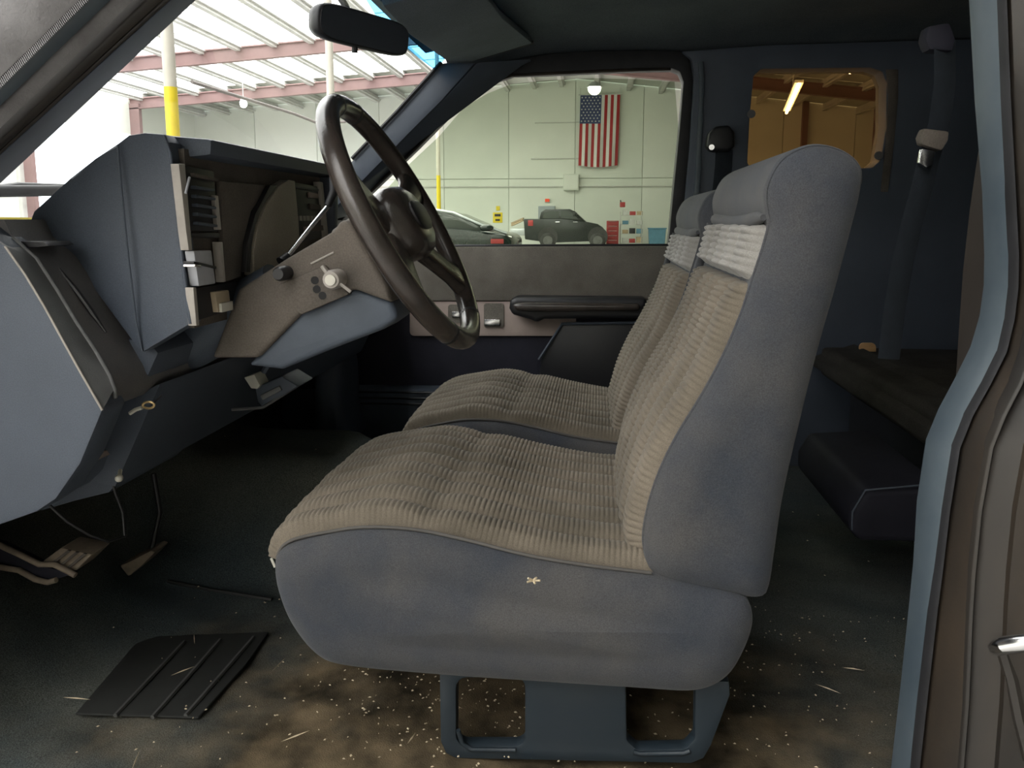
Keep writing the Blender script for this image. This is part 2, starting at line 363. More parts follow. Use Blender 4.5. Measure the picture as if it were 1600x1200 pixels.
# left side wall with the big open doorway
wl = empty('wall_left', (XW, 0, 0)); struct(wl, 'side wall with a large sunlit doorway', 'wall')
dy0, dy1, dz = 28.5, 36.0, 5.6
for lo, hi in (((XW-.2, YB, 0), (XW, dy0, EAVE+.47)), ((XW-.2, dy1, 0), (XW, YG+.3, EAVE+.47)), ((XW-.2, dy0, dz), (XW, dy1, EAVE+.47))):
    box('wall_sheet', lo, hi, wainscot, wl)
for yy in (dy0-.2, dy1+.2): box('door_jamb', (XW-.02, yy-.15, 0), (XW+.15, yy+.15, dz+.2), greysteel, wl)
wr = empty('wall_right', (XE, 0, 0)); struct(wr, 'far side wall of the workshop seen through the brown glass', 'wall')
box('wall_sheet', (XE, YB, 0), (XE+.2, YG, EAVE+.5), wallm, wr)
wb = box('wall_back', (XW, YB-.2, 0), (XE, YB, 9.3), wallm); struct(wb, 'pale workshop wall on the driver side', 'wall')
# roof
rf = empty('ceiling_workshop', (0, 0, 9)); struct(rf, 'bright translucent workshop roof on red rafters and grey purlins', 'ceiling')
frames = [-22, -15, -8, -1, 6, 13.5, 21, 28.5, 36]
ys = [YB]+frames[1:]+[YG]
def in_frame(xa, xb, ya, yb):                                   # does any of this sheet fall inside the 1600 x 1200 frame?
    for i in range(25):
        for j in range(25):
            x = xa+(xb-xa)*i/24; d = Vector((x, ya+(yb-ya)*j/24, roofz(x)+.45))-CAM; f = d.dot(FWD)
            if f > 0 and 0 <= CX+F*d.dot(RGT)/f <= 1600 and 0 <= CY-F*d.dot(UPV)/f <= 1200: return True
    return False
for s in (-1, 1):
    xe = XW if s < 0 else XE
    for i in range(len(ys)-1):
        lit = s < 0 and ys[i] < 36
        nx = 3
        for k in range(nx):
            xa, xb = RX+(xe-RX)*k/nx, RX+(xe-RX)*(k+1)/nx
            bm = bmesh.new()
            add_prism(bm, [Vector((xa, ys[i]+.02, roofz(xa)+.45)), Vector((xb, ys[i]+.02, roofz(xb)+.45)), Vector((xb, ys[i+1]-.02, roofz(xb)+.45)), Vector((xa, ys[i+1]-.02, roofz(xa)+.45))], (0, 0, .05))
            finish('roof_sheet_offscreen' if lit and not in_frame(xa, xb, ys[i], ys[i+1]) else 'roof_sheet', bm, skym if lit else deckm, rf, 0)
    for fy in frames:                                           # rafters: I-section
        bm = bmesh.new(); dx = xe-RX
        for h0, h1, wd in ((-.42, -.37, .12), (-.37, .05, .015), (.05, .1, .12)):
            pts = [Vector((RX, fy-wd, roofz(RX)+h0+.15)), Vector((xe, fy-wd, roofz(xe)+h0+.15)), Vector((xe, fy-wd, roofz(xe)+h1+.15)), Vector((RX, fy-wd, roofz(RX)+h1+.15))]
            add_prism(bm, pts, (0, 2*wd, 0))
        finish('rafter', bm, redsteel, rf, 0)
        box('wall_column', (min(xe-s*.5, xe), fy-.12, 0), (max(xe-s*.5, xe), fy+.12, roofz(xe)), redsteel, rf)
    for k in range(15):                                         # purlins along the building
        xa = RX+(xe-RX)*(k+.6)/15
        bm = bmesh.new(); add_box(bm, (xa-.10, YB, roofz(xa)+.10), (xa+.10, YG, roofz(xa)+.43)); add_box(bm, (xa-.10, YB, roofz(xa)+.2), (xa+.2, YG, roofz(xa)+.23))
        finish('purlin', bm, greysteel, rf, 0)
    for i in range(2, len(frames)-1):                           # sag rods across the purlins
        for fr in (.33, .66):
            yy = frames[i]+(frames[i+1]-frames[i])*fr
            tube('sag_rod', [(RX, yy, roofz(RX)+.25), (xe, yy, roofz(xe)+.25)], .02, greysteel, rf, 5)
# interior columns
def column(px, y, r, zy, label):
    c = P(px, 345, y); t = empty('support_column', (c.x, y, 0)); tag(t, label, 'column', 'round support columns of the workshop')
    tube('upper_post', [(c.x, y, zy), (c.x, y, roofz(c.x)+.1)], r, beigep, t, 16)
    tube('painted_base', [(c.x, y, 0), (c.x, y, zy)], r*1.02, yellowp, t, 16)
    box('base_plate', (c.x-r*1.8, y-r*1.8, 0), (c.x+r*1.8, y+r*1.8, .02), yellowp, t)
column(279, 8.2, .070, 2.82, 'thick round column with yellow base seen above the dashboard hood')
column(523, 13.3, .068, 2.75, 'beige round column rising behind the steering wheel top')
column(686, 23.5, .065, 2.75, 'slim column with yellow base beside the dark car')
# sprinkler pipe, slanting
sp = tube('sprinkler_pipe', [P(300, 128, 20), P(460, 178, 27), P(500, 194, 29), P(540, 190, 29.5)], .05, darksteel); tag(sp, 'thin grey sprinkler pipe under the bright roof', 'pipe')
# lamps
def highbay(px, py, y, label, k=1.):
    c = P(px, py, y); t = empty('high_bay_lamp', c); tag(t, label, 'lamp')
    bm = bmesh.new(); add_tube(bm, [c, c-Vector((0, 0, .25))], [.14*k, .38*k], 20); finish('reflector', bm, silver, t)
    bm = bmesh.new(); bmesh.ops.create_uvsphere(bm, u_segments=16, v_segments=10, radius=.30*k); bmesh.ops.translate(bm, verts=bm.verts, vec=c-Vector((0, 0, .3))); finish('bulb', bm, lampm, t)
    tube('hanger', [c, (c.x, c.y, roofz(c.x)+.2)], .02, greysteel, t, 6)
highbay(929, 128, 37, 'round glowing high bay lamp above the hanging flag')
highbay(380, 152, 33, 'small round lamp under the roof near the sunlit doorway', .5)
def tubelamp(px, py, px2, py2, y, label):
    a = P(px, py, y); b = P(px2, py2, y*.8); b.z = a.z
    t = empty('tube_lamp', a); tag(t, label, 'lamp', None)
    d = (b-a); o = Vector((0, 0, .06))
    tube('tube', [a, b], .05, tubem, t, 10)
    bm = bmesh.new(); s = Vector((.13, 0, 0)); add_prism(bm, [a-s+o, a+s+o, b+s+o, b-s+o], (0, 0, .08)); finish('housing', bm, deckm, t, 0)
    tube('hanger', [(a+b)/2+o, Vector(((a.x+b.x)/2, (a.y+b.y)/2, roofz(a.x)+.4))], .015, greysteel, t, 5)
tubelamp(1229, 176, 1247, 164, 30, 'bright tube lamp seen through middle of the brown rear side glass')
tubelamp(1328, 113, 1340, 108, 24, 'tube lamp at the top edge of the brown rear side glass')
# flag hung vertically on the gable wall
fl = empty('flag', P(936, 150, YG-.3)); tag(fl, 'american flag hung vertically on the pale gable wall', 'flag')
a, b = P(907, 149, YG-.3), P(967, 258, YG-.3)
fw, fh = b.x-a.x, a.z-b.z
def cloth(name, x0, x1, z0, z1, m, off=0):
    bm = bmesh.new(); nx, nz = 5, 14; g = []
    for i in range(nz+1):
        row = []
        for j in range(nx+1):
            u = x0+(x1-x0)*j/nx; vv = z0+(z1-z0)*i/nz
            row.append(bm.verts.new((a.x+fw*u-.07*vv, YG-.3-off+.07*math.sin(u*19+vv*2)*vv, a.z-fh*vv-.10*math.sin(u*3.1)*vv*vv)))
        g.append(row)
    for i in range(nz):
        for j in range(nx): bm.faces.new((g[i][j], g[i][j+1], g[i+1][j+1], g[i+1][j]))
    ex = bmesh.ops.extrude_face_region(bm, geom=bm.faces[:]); bmesh.ops.translate(bm, verts=[q for q in ex['geom'] if isinstance(q, bmesh.types.BMVert)], vec=(0, .012, 0))
    return finish(name, bm, m, fl)
for k in range(13):
    cloth('stripe', k/13, (k+1)/13, .40 if k < 7 else 0, 1, flagred if k % 2 == 0 else flagwhite)
cant = cloth('canton', 0, 7/13, 0, .40, flagblue)
def star(bm, c, r):
    vs = [bm.verts.new((c[0]+(r if k % 2 == 0 else r*.42)*math.sin(k*math.pi/5), c[1], c[2]+(r if k % 2 == 0 else r*.42)*math.cos(k*math.pi/5))) for k in range(10)]
    f = bm.faces.new(vs); ex = bmesh.ops.extrude_face_region(bm, geom=[f]); bmesh.ops.translate(bm, verts=[q for q in ex['geom'] if isinstance(q, bmesh.types.BMVert)], vec=(0, .01, 0))
bm = bmesh.new()
for i in range(9):
    for j in range(6 if i % 2 == 0 else 5):
        u = (j+(.5 if i % 2 == 0 else 1))/6*7/13; vv = (i+.8)/9.6*.40
        star(bm, (a.x+fw*vv*0+fw*u-.07*vv, YG-.335+.07*math.sin(u*19+vv*2)*vv, a.z-fh*vv-.10*math.sin(u*3.1)*vv*vv), .052)
finish('star_field', bm, flagwhite, cant, 0)['kind'] = 'stuff'
tube('hanging_rod', [Vector((a.x-.1, YG-.29, a.z+.02)), Vector((b.x+.1, YG-.29, a.z+.02))], .025, greysteel, fl, 8)
for xx in (a.x, b.x): tube('rope', [Vector((xx, YG-.29, a.z)), Vector((xx, YG-.1, a.z+.4))], .012, greysteel, fl, 5)
# wall furniture
def wallbox(name, px0, py0, px1, py1, d, m, label, cat, extra=None):
    p0, p1 = P(px0, py0, YG-d), P(px1, py1, YG-d)
    t = empty(name, ((p0.x+p1.x)/2, YG-d, p1.z)); tag(t, label, cat)
    box('body', (p0.x, YG-d, p1.z), (p1.x, YG, p0.z), m, t, bevel=.02); return t, p0, p1
t, p0, p1 = wallbox('electrical_panel', 880, 272, 904, 297, .35, wainscot, 'pale electrical box on the wall below the flag', 'panel')
box('panel_door', (p0.x+.06, YG-.37, p1.z+.06), (p1.x-.06, YG-.34, p0.z-.06), wallm, t)
t, p0, p1 = wallbox('grey_wall_cabinet', 841, 322, 867, 345, .3, wallm2, 'grey cabinet on the wall behind the dark pickup cab', 'cabinet')
box('cabinet_door', (p0.x+.05, YG-.32, p1.z+.05), (p1.x-.05, YG-.29, p0.z-.05), wallm2, t)
t, p0, p1 = wallbox('exit_sign', 851, 310, 859, 316, .12, wallm, 'small red lit exit sign on the pale wall', 'sign')
bm = bmesh.new(); add_box(bm, (p0.x+.02, YG-.135, p1.z+.02), (p1.x-.02, YG-.12, p0.z-.02)); finish('lit_face', bm, exitm, t, 0)
t, p0, p1 = wallbox('warning_sign', 770, 332, 785, 348, .04, yellowp, 'square yellow warning sign on the pale wall', 'sign')
box('sign_text', (p0.x+.1, YG-.05, (p0.z+p1.z)/2+.06), (p1.x-.1, YG-.04, p0.z-.08), blackp, t)
box('sign_text', (p0.x+.14, YG-.05, p1.z+.1), (p1.x-.14, YG-.04, p1.z+.2), blackp, t)
t, p0, p1 = wallbox('small_yellow_placard', 775, 322, 781, 329, .04, yellowp, 'small yellow placard above the yellow warning sign', 'sign')
# red tool chest, wire rack, blue bin
def fbox(name, px0, py0, px1, y, dpt, m, label, cat, z0=0):
    q0, q1 = P(px0, py0, y), P(px1, py0, y); t = empty(name, ((q0.x+q1.x)/2, y, z0)); tag(t, label, cat); return t, q0.x, q1.x, q0.z
t, x0, x1, z = fbox('tool_chest', 948, 345, 967, 39.3, .6, redp, 'red tool chest beside the dark pickup bonnet', 'tool chest')
box('body', (x0, 39.3, .1), (x1, 39.9, z), redp, t, .02)
for k in range(5): d = box('drawer', (x0+.04, 39.27, .2+k*.24), (x1-.04, 39.31, .4+k*.24), redp, t, .005); tube('handle', [(x0+.1, 39.25, .36+k*.24), (x1-.1, 39.25, .36+k*.24)], .012, chrome, d, 6)
for xx in (x0+.08, x1-.08): tube('caster', [(xx, 39.5, .05), (xx+.04, 39.5, .05)], .05, rubber, t, 10)
t, x0, x1, z = fbox('wire_shelf', 970, 331, 1003, 39.6, .5, greysteel, 'grey wire shelf rack with goods beside the red chest', 'shelf')
for xx in (x0, x1):
    for yy in (39.6, 40.1): tube('post', [(xx, yy, 0), (xx, yy, z)], .025, greysteel, t, 6)
for k in range(4): box('shelf_board', (x0, 39.6, .2+k*.47), (x1, 40.1, .23+k*.47), greysteel, t)
BOXC = [('white', paperm), ('red', redp), ('brown', wood), ('black', blackp), ('blue', bluep), ('grey', greysteel)]
for k in range(4):
    for j in range(3):
        xx = x0+.1+j*.36; hh = random.uniform(.18, .36); cn, dk = BOXC[(k*2+j) % 6]
        g = box('storage_box', (xx, 39.65, .235+k*.47), (xx+.3, 40.0, .235+k*.47+hh), dk, None, .01)
        tag(g, '%s box on the %s of the wire rack' % (cn, ('lowest board', 'second board', 'third board', 'top board')[k]), 'box', 'boxes on the wire shelf')
t, x0, x1, z = fbox('fuel_can', 968, 322, 977, 39.7, .3, redp, 'red can on top of the wire shelf rack', 'can')
x0 += .02; x1 = x0+.07+.2; z0_ = 2.05
box('body', (x0, 39.7, z0_), (x1, 39.95, z0_+.26), redp, t, .03); tube('spout', [(x0+.05, 39.8, z0_+.25), (x0+.02, 39.8, z0_+.36)], .03, blackp, t, 8)
t, x0, x1, z = fbox('plastic_bin', 1014, 356, 1041, 38.8, .6, bluep, 'blue plastic bin on the floor by the pale wall', 'bin')
bm = bmesh.new(); add_prism(bm, [Vector((x0+.06, 38.86, 0)), Vector((x1-.06, 38.86, 0)), Vector((x1, 38.8, z-.06)), Vector((x0, 38.8, z-.06))], (0, .6, 0)); finish('tub', bm, bluep, t, 0, .02)
box('lid', (x0-.03, 38.77, z-.06), (x1+.03, 39.43, z), bluep, t, .015)

# ---- vehicles
def wheel(x, y, z, r, wdt, parent, n=24):
    tube('tyre', [(x, y, z), (x, y+.03, z), (x, y+wdt-.03, z), (x, y+wdt, z)], [r*.93, r, r, r*.93], rubber, parent, n)
    tube('rim', [(x, y-.012, z), (x, y+.02, z)], r*.58, rimgrey, parent, n)
YP = 37.0
pk = empty('pickup_truck', (P(870, 383, YP).x, YP+.9, 0)); tag(pk, 'black crew cab pickup parked along the pale wall', 'pickup')
def pp(l): return [P(a_, b_, YP) for a_, b_ in l]
bm = bmesh.new(); add_prism(bm, pp([(818, 342), (879, 342), (919, 347), (934, 350), (943, 356), (946, 368), (944, 376), (924, 377), (870, 379), (842, 377), (820, 374)]), (0, 1.9, 0)); finish('body', bm, pickpaint, pk, 40, .06)
bm = bmesh.new(); add_prism(bm, [p+Vector((0, .12, 0)) for p in pp([(842, 343), (845, 331), (852, 327), (890, 326.5), (898, 330), (912, 343), (918, 348)])], (0, 1.66, 0)); finish('cab', bm, pickpaint, pk, 40, .06)
for pl in ([(848, 341), (850, 332), (862, 329.5), (873, 329.5), (873, 341)], [(876, 341), (876, 329.5), (889, 329.5), (895, 333), (904, 343)]):
    bm = bmesh.new(); add_prism(bm, [p+Vector((0, .10, 0)) for p in pp(pl)], (0, .05, 0)); finish('window', bm, carglass, pk, 0)
for wx in (856, 934):
    c = P(wx, 370, YP); wheel(c.x, YP-.02, .40, .40, .3, pk)
    bm = bmesh.new(); add_tube(bm, [c+Vector((0, -.01, 0)), c+Vector((0, .3, 0))], .48, 20); finish('wheel_arch', bm, rubber, pk)
q0, q1 = P(797, 357, YP), P(824, 368, YP); box('rear_bumper', (q0.x, YP+.05, q1.z), (q1.x, YP+1.85, q0.z), silver, pk, .03)
q0, q1 = P(825, 344, YP), P(833, 353, YP); box('tail_light', (q0.x, YP-.02, q1.z), (q1.x, YP+.3, q0.z), redp, pk, .02)
q0 = P(884, 338, YP); box('door_mirror', (q0.x+.35, YP-.22, q0.z), (q0.x+.55, YP+.12, q0.z+.18), pickpaint, pk, .03)
for hx in (868, 896): q0 = P(hx, 347, YP); tube('door_handle', [q0+Vector((0, -.03, 0)), q0+Vector((.2, -.03, 0))], .02, chrome, pk, 6)
q0, q1 = P(800, 341, YP+.6), P(832, 353, YP+.6)
for k, lb in enumerate(('plywood board leaning out at the side of the pickup tailgate', 'plywood board leaning out at the middle of the pickup tailgate')):
    bd = yprism('board', [(798, 351-k*3), (817, 343-k*3), (817.5, 345-k*3), (799, 353.5-k*3)], YP+.2+k*.9, .5, wood); tag(bd, lb, 'board', 'boards at the pickup tailgate')
# dark car nearer the truck
YC = 12.5
cr_ = empty('parked_car', (P(650, 383, YC).x, YC+.8, 0)); tag(cr_, 'dark green car with sloping roofline parked beyond the passenger door', 'car')
def cpx(l): return [P(a_, b_, YC) for a_, b_ in l]
low = P(780, 383, YC).z
bm = bmesh.new()
add_prism(bm, [Vector((p.x, p.y, p.z)) for p in cpx([(500, 360), (560, 357), (700, 356), (760, 362), (792, 367), (800, 376), (799, 400)])]+[Vector((P(795, 400, YC).x, YC, .3)), Vector((P(480, 400, YC).x, YC, .3)), P(470, 385, YC)], (0, 1.75, 0)); finish('body', bm, carpaint, cr_, 40, .08)
bm = bmesh.new(); add_prism(bm, [p+Vector((0, .15, 0)) for p in cpx([(545, 358), (590, 338), (635, 329), (675, 328), (705, 333), (745, 350), (765, 363)])], (0, 1.4, 0)); finish('cabin', bm, carglass, cr_, 40, .1)
tube('roof_rail', [p+Vector((0, .17, 0)) for p in cpx([(548, 357), (590, 337.5), (635, 328.5), (675, 327.5), (705, 332.5), (745, 349.5), (790, 365)])], .025, silver, cr_, 8)  # silver line put in for the bright reflection along the roof edge
for wx in (535, 745): c = P(wx, 400, YC); wheel(c.x, YC-.02, .32, .32, .22, cr_)
q0 = P(757, 356, YC); bm = bmesh.new(); bmesh.ops.create_uvsphere(bm, u_segments=14, v_segments=8, radius=1); bmesh.ops.scale(bm, vec=(.12, .09, .055), verts=bm.verts); bmesh.ops.translate(bm, vec=q0+Vector((.05, -.1, 0)), verts=bm.verts); finish('door_mirror', bm, carpaint, cr_)
q0 = P(776, 378, YC); box('tail_light', (q0.x-.1, YC-.02, q0.z-.03), (q0.x+.12, YC+.2, q0.z+.05), redp, cr_, .015)

# ================================================================== CAB SHELL
cf = empty('floor', (0, 1.5, FZ)); struct(cf, 'dirty dark carpeted cab floor with transmission hump', 'floor')
def sst(a, b, x): t = min(max((x-a)/(b-a), 0), 1); return t*t*(3-2*t)
def floor_z(x, y):
    z = FZ
    hump = sst(1.38, 1.58, y)*(1-sst(1.80, 2.0, y))*(.19*(1-sst(-.62, -.35, x))+.03*(1-sst(-.3, .2, x)))
    toe = sst(-.86, -1.3, x)*.42 if x < -.86 else 0
    return z+hump+toe
bm = bmesh.new(); nx, ny = 90, 60; g = []
for i in range(nx+1):
    x = -1.3+2.75*i/nx; g.append([bm.verts.new((x, .70+1.72*j/ny, floor_z(x, .70+1.72*j/ny)+.004*math.sin(x*13+j*.6)*math.sin(j*.9+x*5))) for j in range(ny+1)])
for i in range(nx):
    for j in range(ny): bm.faces.new((g[i][j], g[i+1][j], g[i+1][j+1], g[i][j+1]))
carp = finish('carpet', bm, [carpet], cf, 80)
box('floor_pan', (-1.3, .70, FZ-.12), (1.45, 2.42, FZ-.04), blackp, cf)
# heel pad moulded into the carpet
def fp(px, py, dz=.004): v = PZ(px, py, FZ+dz); return v
hp = [fp(*p) for p in ((118, 1118), (212, 1008), (246, 997), (420, 990), (385, 1040), (310, 1124))]
bm = bmesh.new(); add_prism(bm, hp, (0, 0, .004)); pad = finish('heel_pad', bm, padm, cf, 40, .002)
for (a0, b0, a1, b1) in ((180, 1118, 288, 1003), (238, 1121, 344, 1000), (290, 1118, 396, 996)):
    tube('pad_rib', [fp(a0, b0, .009), fp((a0+a1)/2, (b0+b1)/2, .011), fp(a1, b1, .009)], .0035, padm2, pad, 6)
# worn rubber mat edge + lighter mat below the seat
tube('mat_edge', [fp(246, 905), fp(330, 922), fp(425, 937)], .004, padm, cf, 6)
# debris: straw and crumbs
bm = bmesh.new()
for k in range(1100):
    x = random.gauss(-.02, .36); y = random.uniform(.78, 1.42) if random.random() < .8 else random.uniform(.78, 2.2)
    if random.random() < .3: x, y = random.gauss(-.22, .14), random.gauss(1.12, .13)
    if not (-.9 < x < .9) or y < .75: continue
    z = floor_z(x, y)+.009; a0 = random.uniform(0, math.pi); big = random.random() < .03
    l = random.uniform(.012, .03) if big else random.uniform(.0008, .0032); wd = random.uniform(.0007, .0016) if big else l*random.uniform(.3, .8)
    u = Vector((math.cos(a0), math.sin(a0), random.uniform(-.06, .06)))*l; v_ = Vector((-math.sin(a0), math.cos(a0), 0))*wd; c = Vector((x, y, z))
    top = bm.verts.new(c+Vector((0, 0, .0016))); vs = [bm.verts.new(c+u+v_*.4), bm.verts.new(c+v_), bm.verts.new(c-u), bm.verts.new(c-v_)]
    for i in range(4): bm.faces.new((vs[i], vs[(i+1) % 4], top))
    bm.faces.new(vs[::-1])
deb = finish('straw_debris', bm, straw, None, 0); tag(deb, 'scattered straw bits and crumbs on the dirty cab carpet', 'debris', None, 'stuff')

# headliner
ce = empty('ceiling', (.3, 1.55, 1.9)); struct(ce, 'dark grey cloth headliner of the cab roof', 'ceiling')
bm = bmesh.new(); g = []; nxx, nyy = 20, 24
for i in range(nxx+1):
    x = -.46+1.95*i/nxx; row = []
    for j in range(nyy+1):
        y = .80+1.62*j/nyy; e = abs(2*j/nyy-1); row.append(bm.verts.new((x, y, 1.905-.075*e**6-.05*(max(0, 1-i/4))**2)))
    g.append(row)
for i in range(nxx):
    for j in range(nyy): bm.faces.new((g[i][j], g[i+1][j], g[i+1][j+1], g[i][j+1]))
ex = bmesh.ops.extrude_face_region(bm, geom=bm.faces[:]); bmesh.ops.translate(bm, verts=[q for q in ex['geom'] if isinstance(q, bmesh.types.BMVert)], vec=(0, 0, .03))
finish('headliner_cloth', bm, headliner, ce, 60)
box('roof_skin', (-.5, .76, 1.945), (1.5, 2.46, 1.97), pickpaint, ce, .01)

# windshield glass
NA = [P(0, 285, 1.0), P(305, 0, 1.0)]; ND = (NA[1]-NA[0])
FA = [P(550, 247, 2.27), P(687, 100, 2.27)]; FD = (FA[1]-FA[0])
def wline(A, D, z): return A[0]+D*((z-A[0].z)/D.z)
ws = empty('window_1', (-.7, 1.6, 1.4)); struct(ws, 'windshield glass with a blue shade band along its top', 'window')
def wgrid(name, z0, z1, m, off):
    bm = bmesh.new(); g = []
    for i in range(9):
        z = z0+(z1-z0)*i/8; a_, b_ = wline(NA, ND, z), wline(FA, FD, z); row = []
        for j in range(17):
            t_ = j/16; p = a_.lerp(b_, t_); p.x += off-.07*math.sin(math.pi*t_); row.append(bm.verts.new(p))
        g.append(row)
    for i in range(8):
        for j in range(16): bm.faces.new((g[i][j], g[i][j+1], g[i+1][j+1], g[i+1][j]))
    return finish(name, bm, m, ws, 80)
wgrid('glass_pane', 1.33, 1.90, clear_glass, 0)
wgrid('shade_band', 1.79, 1.885, tint_glass, .004)
wi = empty('windshield_wiper', P(20, 270, 1.15)); tag(wi, 'black windshield wiper resting at the base of the glass', 'wiper')
pz = 1.375
tube('arm', [(-1.03, 1.02, pz), (-1.02, 1.25, pz+.035), (-1.0, 1.5, pz+.04)], .008, blackp, wi, 8)
tube('blade', [(-.98, .98, pz+.015), (-.985, 1.3, pz+.03), (-1.0, 1.6, pz+.03)], .010, seal, wi, 8)
tube('pivot', [(-1.03, 1.02, pz-.05), (-1.03, 1.02, pz+.02)], .018, blackp, wi, 12)
# bonnet and cowl outside the glass
hd = empty('trim_1', (-1.5, 1.6, 1.2)); struct(hd, 'dark bonnet and cowl panel in front of the windshield', 'bonnet')
box('cowl_panel', (-1.25, .80, 1.20), (-.90, 2.40, 1.335), blackp, hd, .02)
bm = bmesh.new(); add_prism(bm, [Vector(p) for p in ((-1.22, .84, 1.30), (-1.26, .84, 1.33), (-2.3, .92, 1.24), (-2.45, .92, 1.05), (-2.45, .92, .7), (-1.22, .84, .7))], (0, 1.5, 0)); finish('bonnet', bm, pickpaint, hd, 40, .04)
tube('cowl_hose', [(-1.12, .9, 1.345), (-1.14, 1.3, 1.352), (-1.12, 1.9, 1.35)], .006, yellowp, hd, 6)
# firewall
fwl = box('wall_front', (-1.32, .80, .5), (-1.24, 2.42, 1.3), carpet); struct(fwl, 'carpeted firewall at the front of the cab', 'wall')

# ---- near A pillar (driver side)
ap = empty('trim_2', (-.9, .86, 1.35)); struct(ap, 'driver side windshield pillar with grey door seals', 'pillar')
def aline(a, b, y, y2=None):
    # line through (0, a) and (b, 0), extended both ways
    y2 = y if y2 is None else y2
    return [P(b*t_, a*(1-t_), y) for t_ in (-1.1, -.5, 0, .5, 1, 1.6, 2.6)]
bands = [('outer_flange', (52, 56, .80), (124, 126, .81), sealgrey), ('seal_lip', (124, 126, .81), (134, 141, .825), seal),
         ('blue_edge', (134, 141, .822), (168, 175, .835), bluetrim), ('pillar_face', (168, 175, .84), (203, 212, .85), sealgrey),
         ('seal_groove', (203, 212, .88), (222, 232, .885), seal), ('seal_bulb', (220, 230, .875), (236, 256, .885), jambgrey),
         ('bead', (236, 256, .895), (243, 268, .90), jambgrey), ('glass_trim', (243, 268, .905), (288, 307, 1.0), plastic_dk)]
for nme, A_, B_, m_ in bands:
    strip(nme, aline(*A_), aline(*B_), Vector((-.035, .012, .035)), m_, ap, 40, .003)
bm = bmesh.new()
for k in range(70):                                             # serrated lip of the seal
    t_ = -.1+1.3*k/70; c = P(125*t_+3, 125*(1-t_)+3, .809); d_ = Vector((.5, -.3, -.6)).normalized()*.006
    add_tube(bm, [c-d_, c+d_], .0009, 4)
finish('seal_teeth', bm, sealgrey, ap, 0)['kind'] = 'stuff'

# ---- far A pillar (passenger side)
ap2 = empty('trim_3', (-.6, 2.3, 1.5)); struct(ap2, 'blue grey passenger windshield pillar trim', 'pillar')
yprism('pillar_face', [(470, 335), (550, 250), (620, 177), (690, 97), (745, 97), (690, 158), (640, 208), (560, 290), (505, 345)], 2.27, .05, plastic, ap2, .012)
yprism('pillar_return', [(505, 345, 2.272), (560, 290, 2.272), (640, 208, 2.272), (690, 158, 2.272), (745, 97, 2.272), (830, 92, 2.31), (790, 113, 2.335), (755, 131, 2.335), (700, 176, 2.335), (650, 226, 2.335), (600, 274, 2.335), (560, 318, 2.335), (540, 338, 2.335)], 2.285, .05, plastic, ap2, .008)
tube('pillar_gap', [P(550, 248, 2.265), P(620, 175, 2.265), P(690, 97, 2.265)], .006, seal, ap2, 6)

# ---- passenger door
dr = empty('door_1', (-.1, YD, .8)); struct(dr, 'passenger door with dark cloth, mauve switch panel and black armrest', 'door')
op_ = [(540, 338), (575, 302), (600, 278), (650, 230), (700, 179), (740, 144), (775, 124), (800, 116), (860, 114), (925, 111), (1000, 108), (1050, 107), (1062, 112), (1068, 128), (1062, 200), (1052, 300), (1044, 384), (500, 386)]
fo_ = [(505, 345), (560, 280), (640, 200), (690, 148), (735, 115), (790, 95), (850, 84), (930, 79), (1010, 78), (1062, 80), (1078, 92), (1083, 125), (1076, 250), (1066, 384), (1062, 402), (480, 404)]
plate_hole('window_frame', [P(x_, y_, YD-.01) for x_, y_ in fo_], [[P(x_, y_, YD-.01) for x_, y_ in op_]], (0, .06, 0), seal, dr, .004)
tube('frame_bead', [P(x_, y_, YD-.012) for x_, y_ in ((575, 304), (650, 232), (700, 181), (740, 146), (775, 126), (800, 118), (860, 115), (925, 112), (1000, 109), (1048, 108))], .005, jambpaint, dr, 6)
gl_ = [(520, 384), (560, 338), (600, 300), (640, 256), (687, 212), (725, 168), (762, 146), (800, 131), (860, 125), (925, 122), (1000, 124), (1054, 128), (1060, 200), (1050, 300), (1042, 385)]
bm = bmesh.new(); bm.faces.new([bm.verts.new(P(x_, y_, YD+.025)) for x_, y_ in gl_])
finish('window_glass', bm, green_glass, dr, 0)
def zlev(py): return P(800, py, YD).z
yprism('upper_cloth', [(585, 386), (1070, 384), (1070, 471), (585, 471)], YD-.02, .06, doorcloth, dr, .012)
tube('sill_seal', [P(600, 384.5, YD-.005), P(1060, 383, YD-.005)], .005, blackp, dr, 6)
yprism('lower_panel', [(250, 404), (1070, 404), (1060, 720), (250, 720)], YD, .07, doorblk, dr, .01)
tp = yprism('switch_panel', rrect(640, 471, 900, 525, 7), YD-.012, .03, doortan, dr, .002)
for r_ in ((700, 476, 722, 505), (756, 474, 787, 512)): yprism('switch_recess', rrect(*r_, 4), YD-.016, .02, doorcloth, tp)
for r_ in ((706, 487, 719, 496), (757, 499, 781, 509), (722, 497, 730, 507)): yprism('chrome_switch', rect(*r_), YD-.022, .015, chrome, tp, .002)
arm = yprism('armrest', [(797, 468), (808, 464), (1010, 466), (1010, 497), (990, 498), (850, 499), (838, 505), (830, 500), (800, 492), (795, 482)], YD-.085, .09, blackp, dr, .014, seg=3)
yprism('pull_handle', [(800, 476), (815, 473), (1000, 475), (1000, 486), (835, 488), (806, 486)], YD-.105, .04, leather, dr, .010, seg=3)
yprism('map_pocket', [(878, 505), (1010, 503), (1010, 640), (838, 640), (845, 560)], YD-.035, .05, blackp, dr, .012)
tube('pocket_rim', [P(842, 562, YD-.04), P(878, 506, YD-.04), P(1005, 504, YD-.04)], .005, plastic_dk, dr, 6)
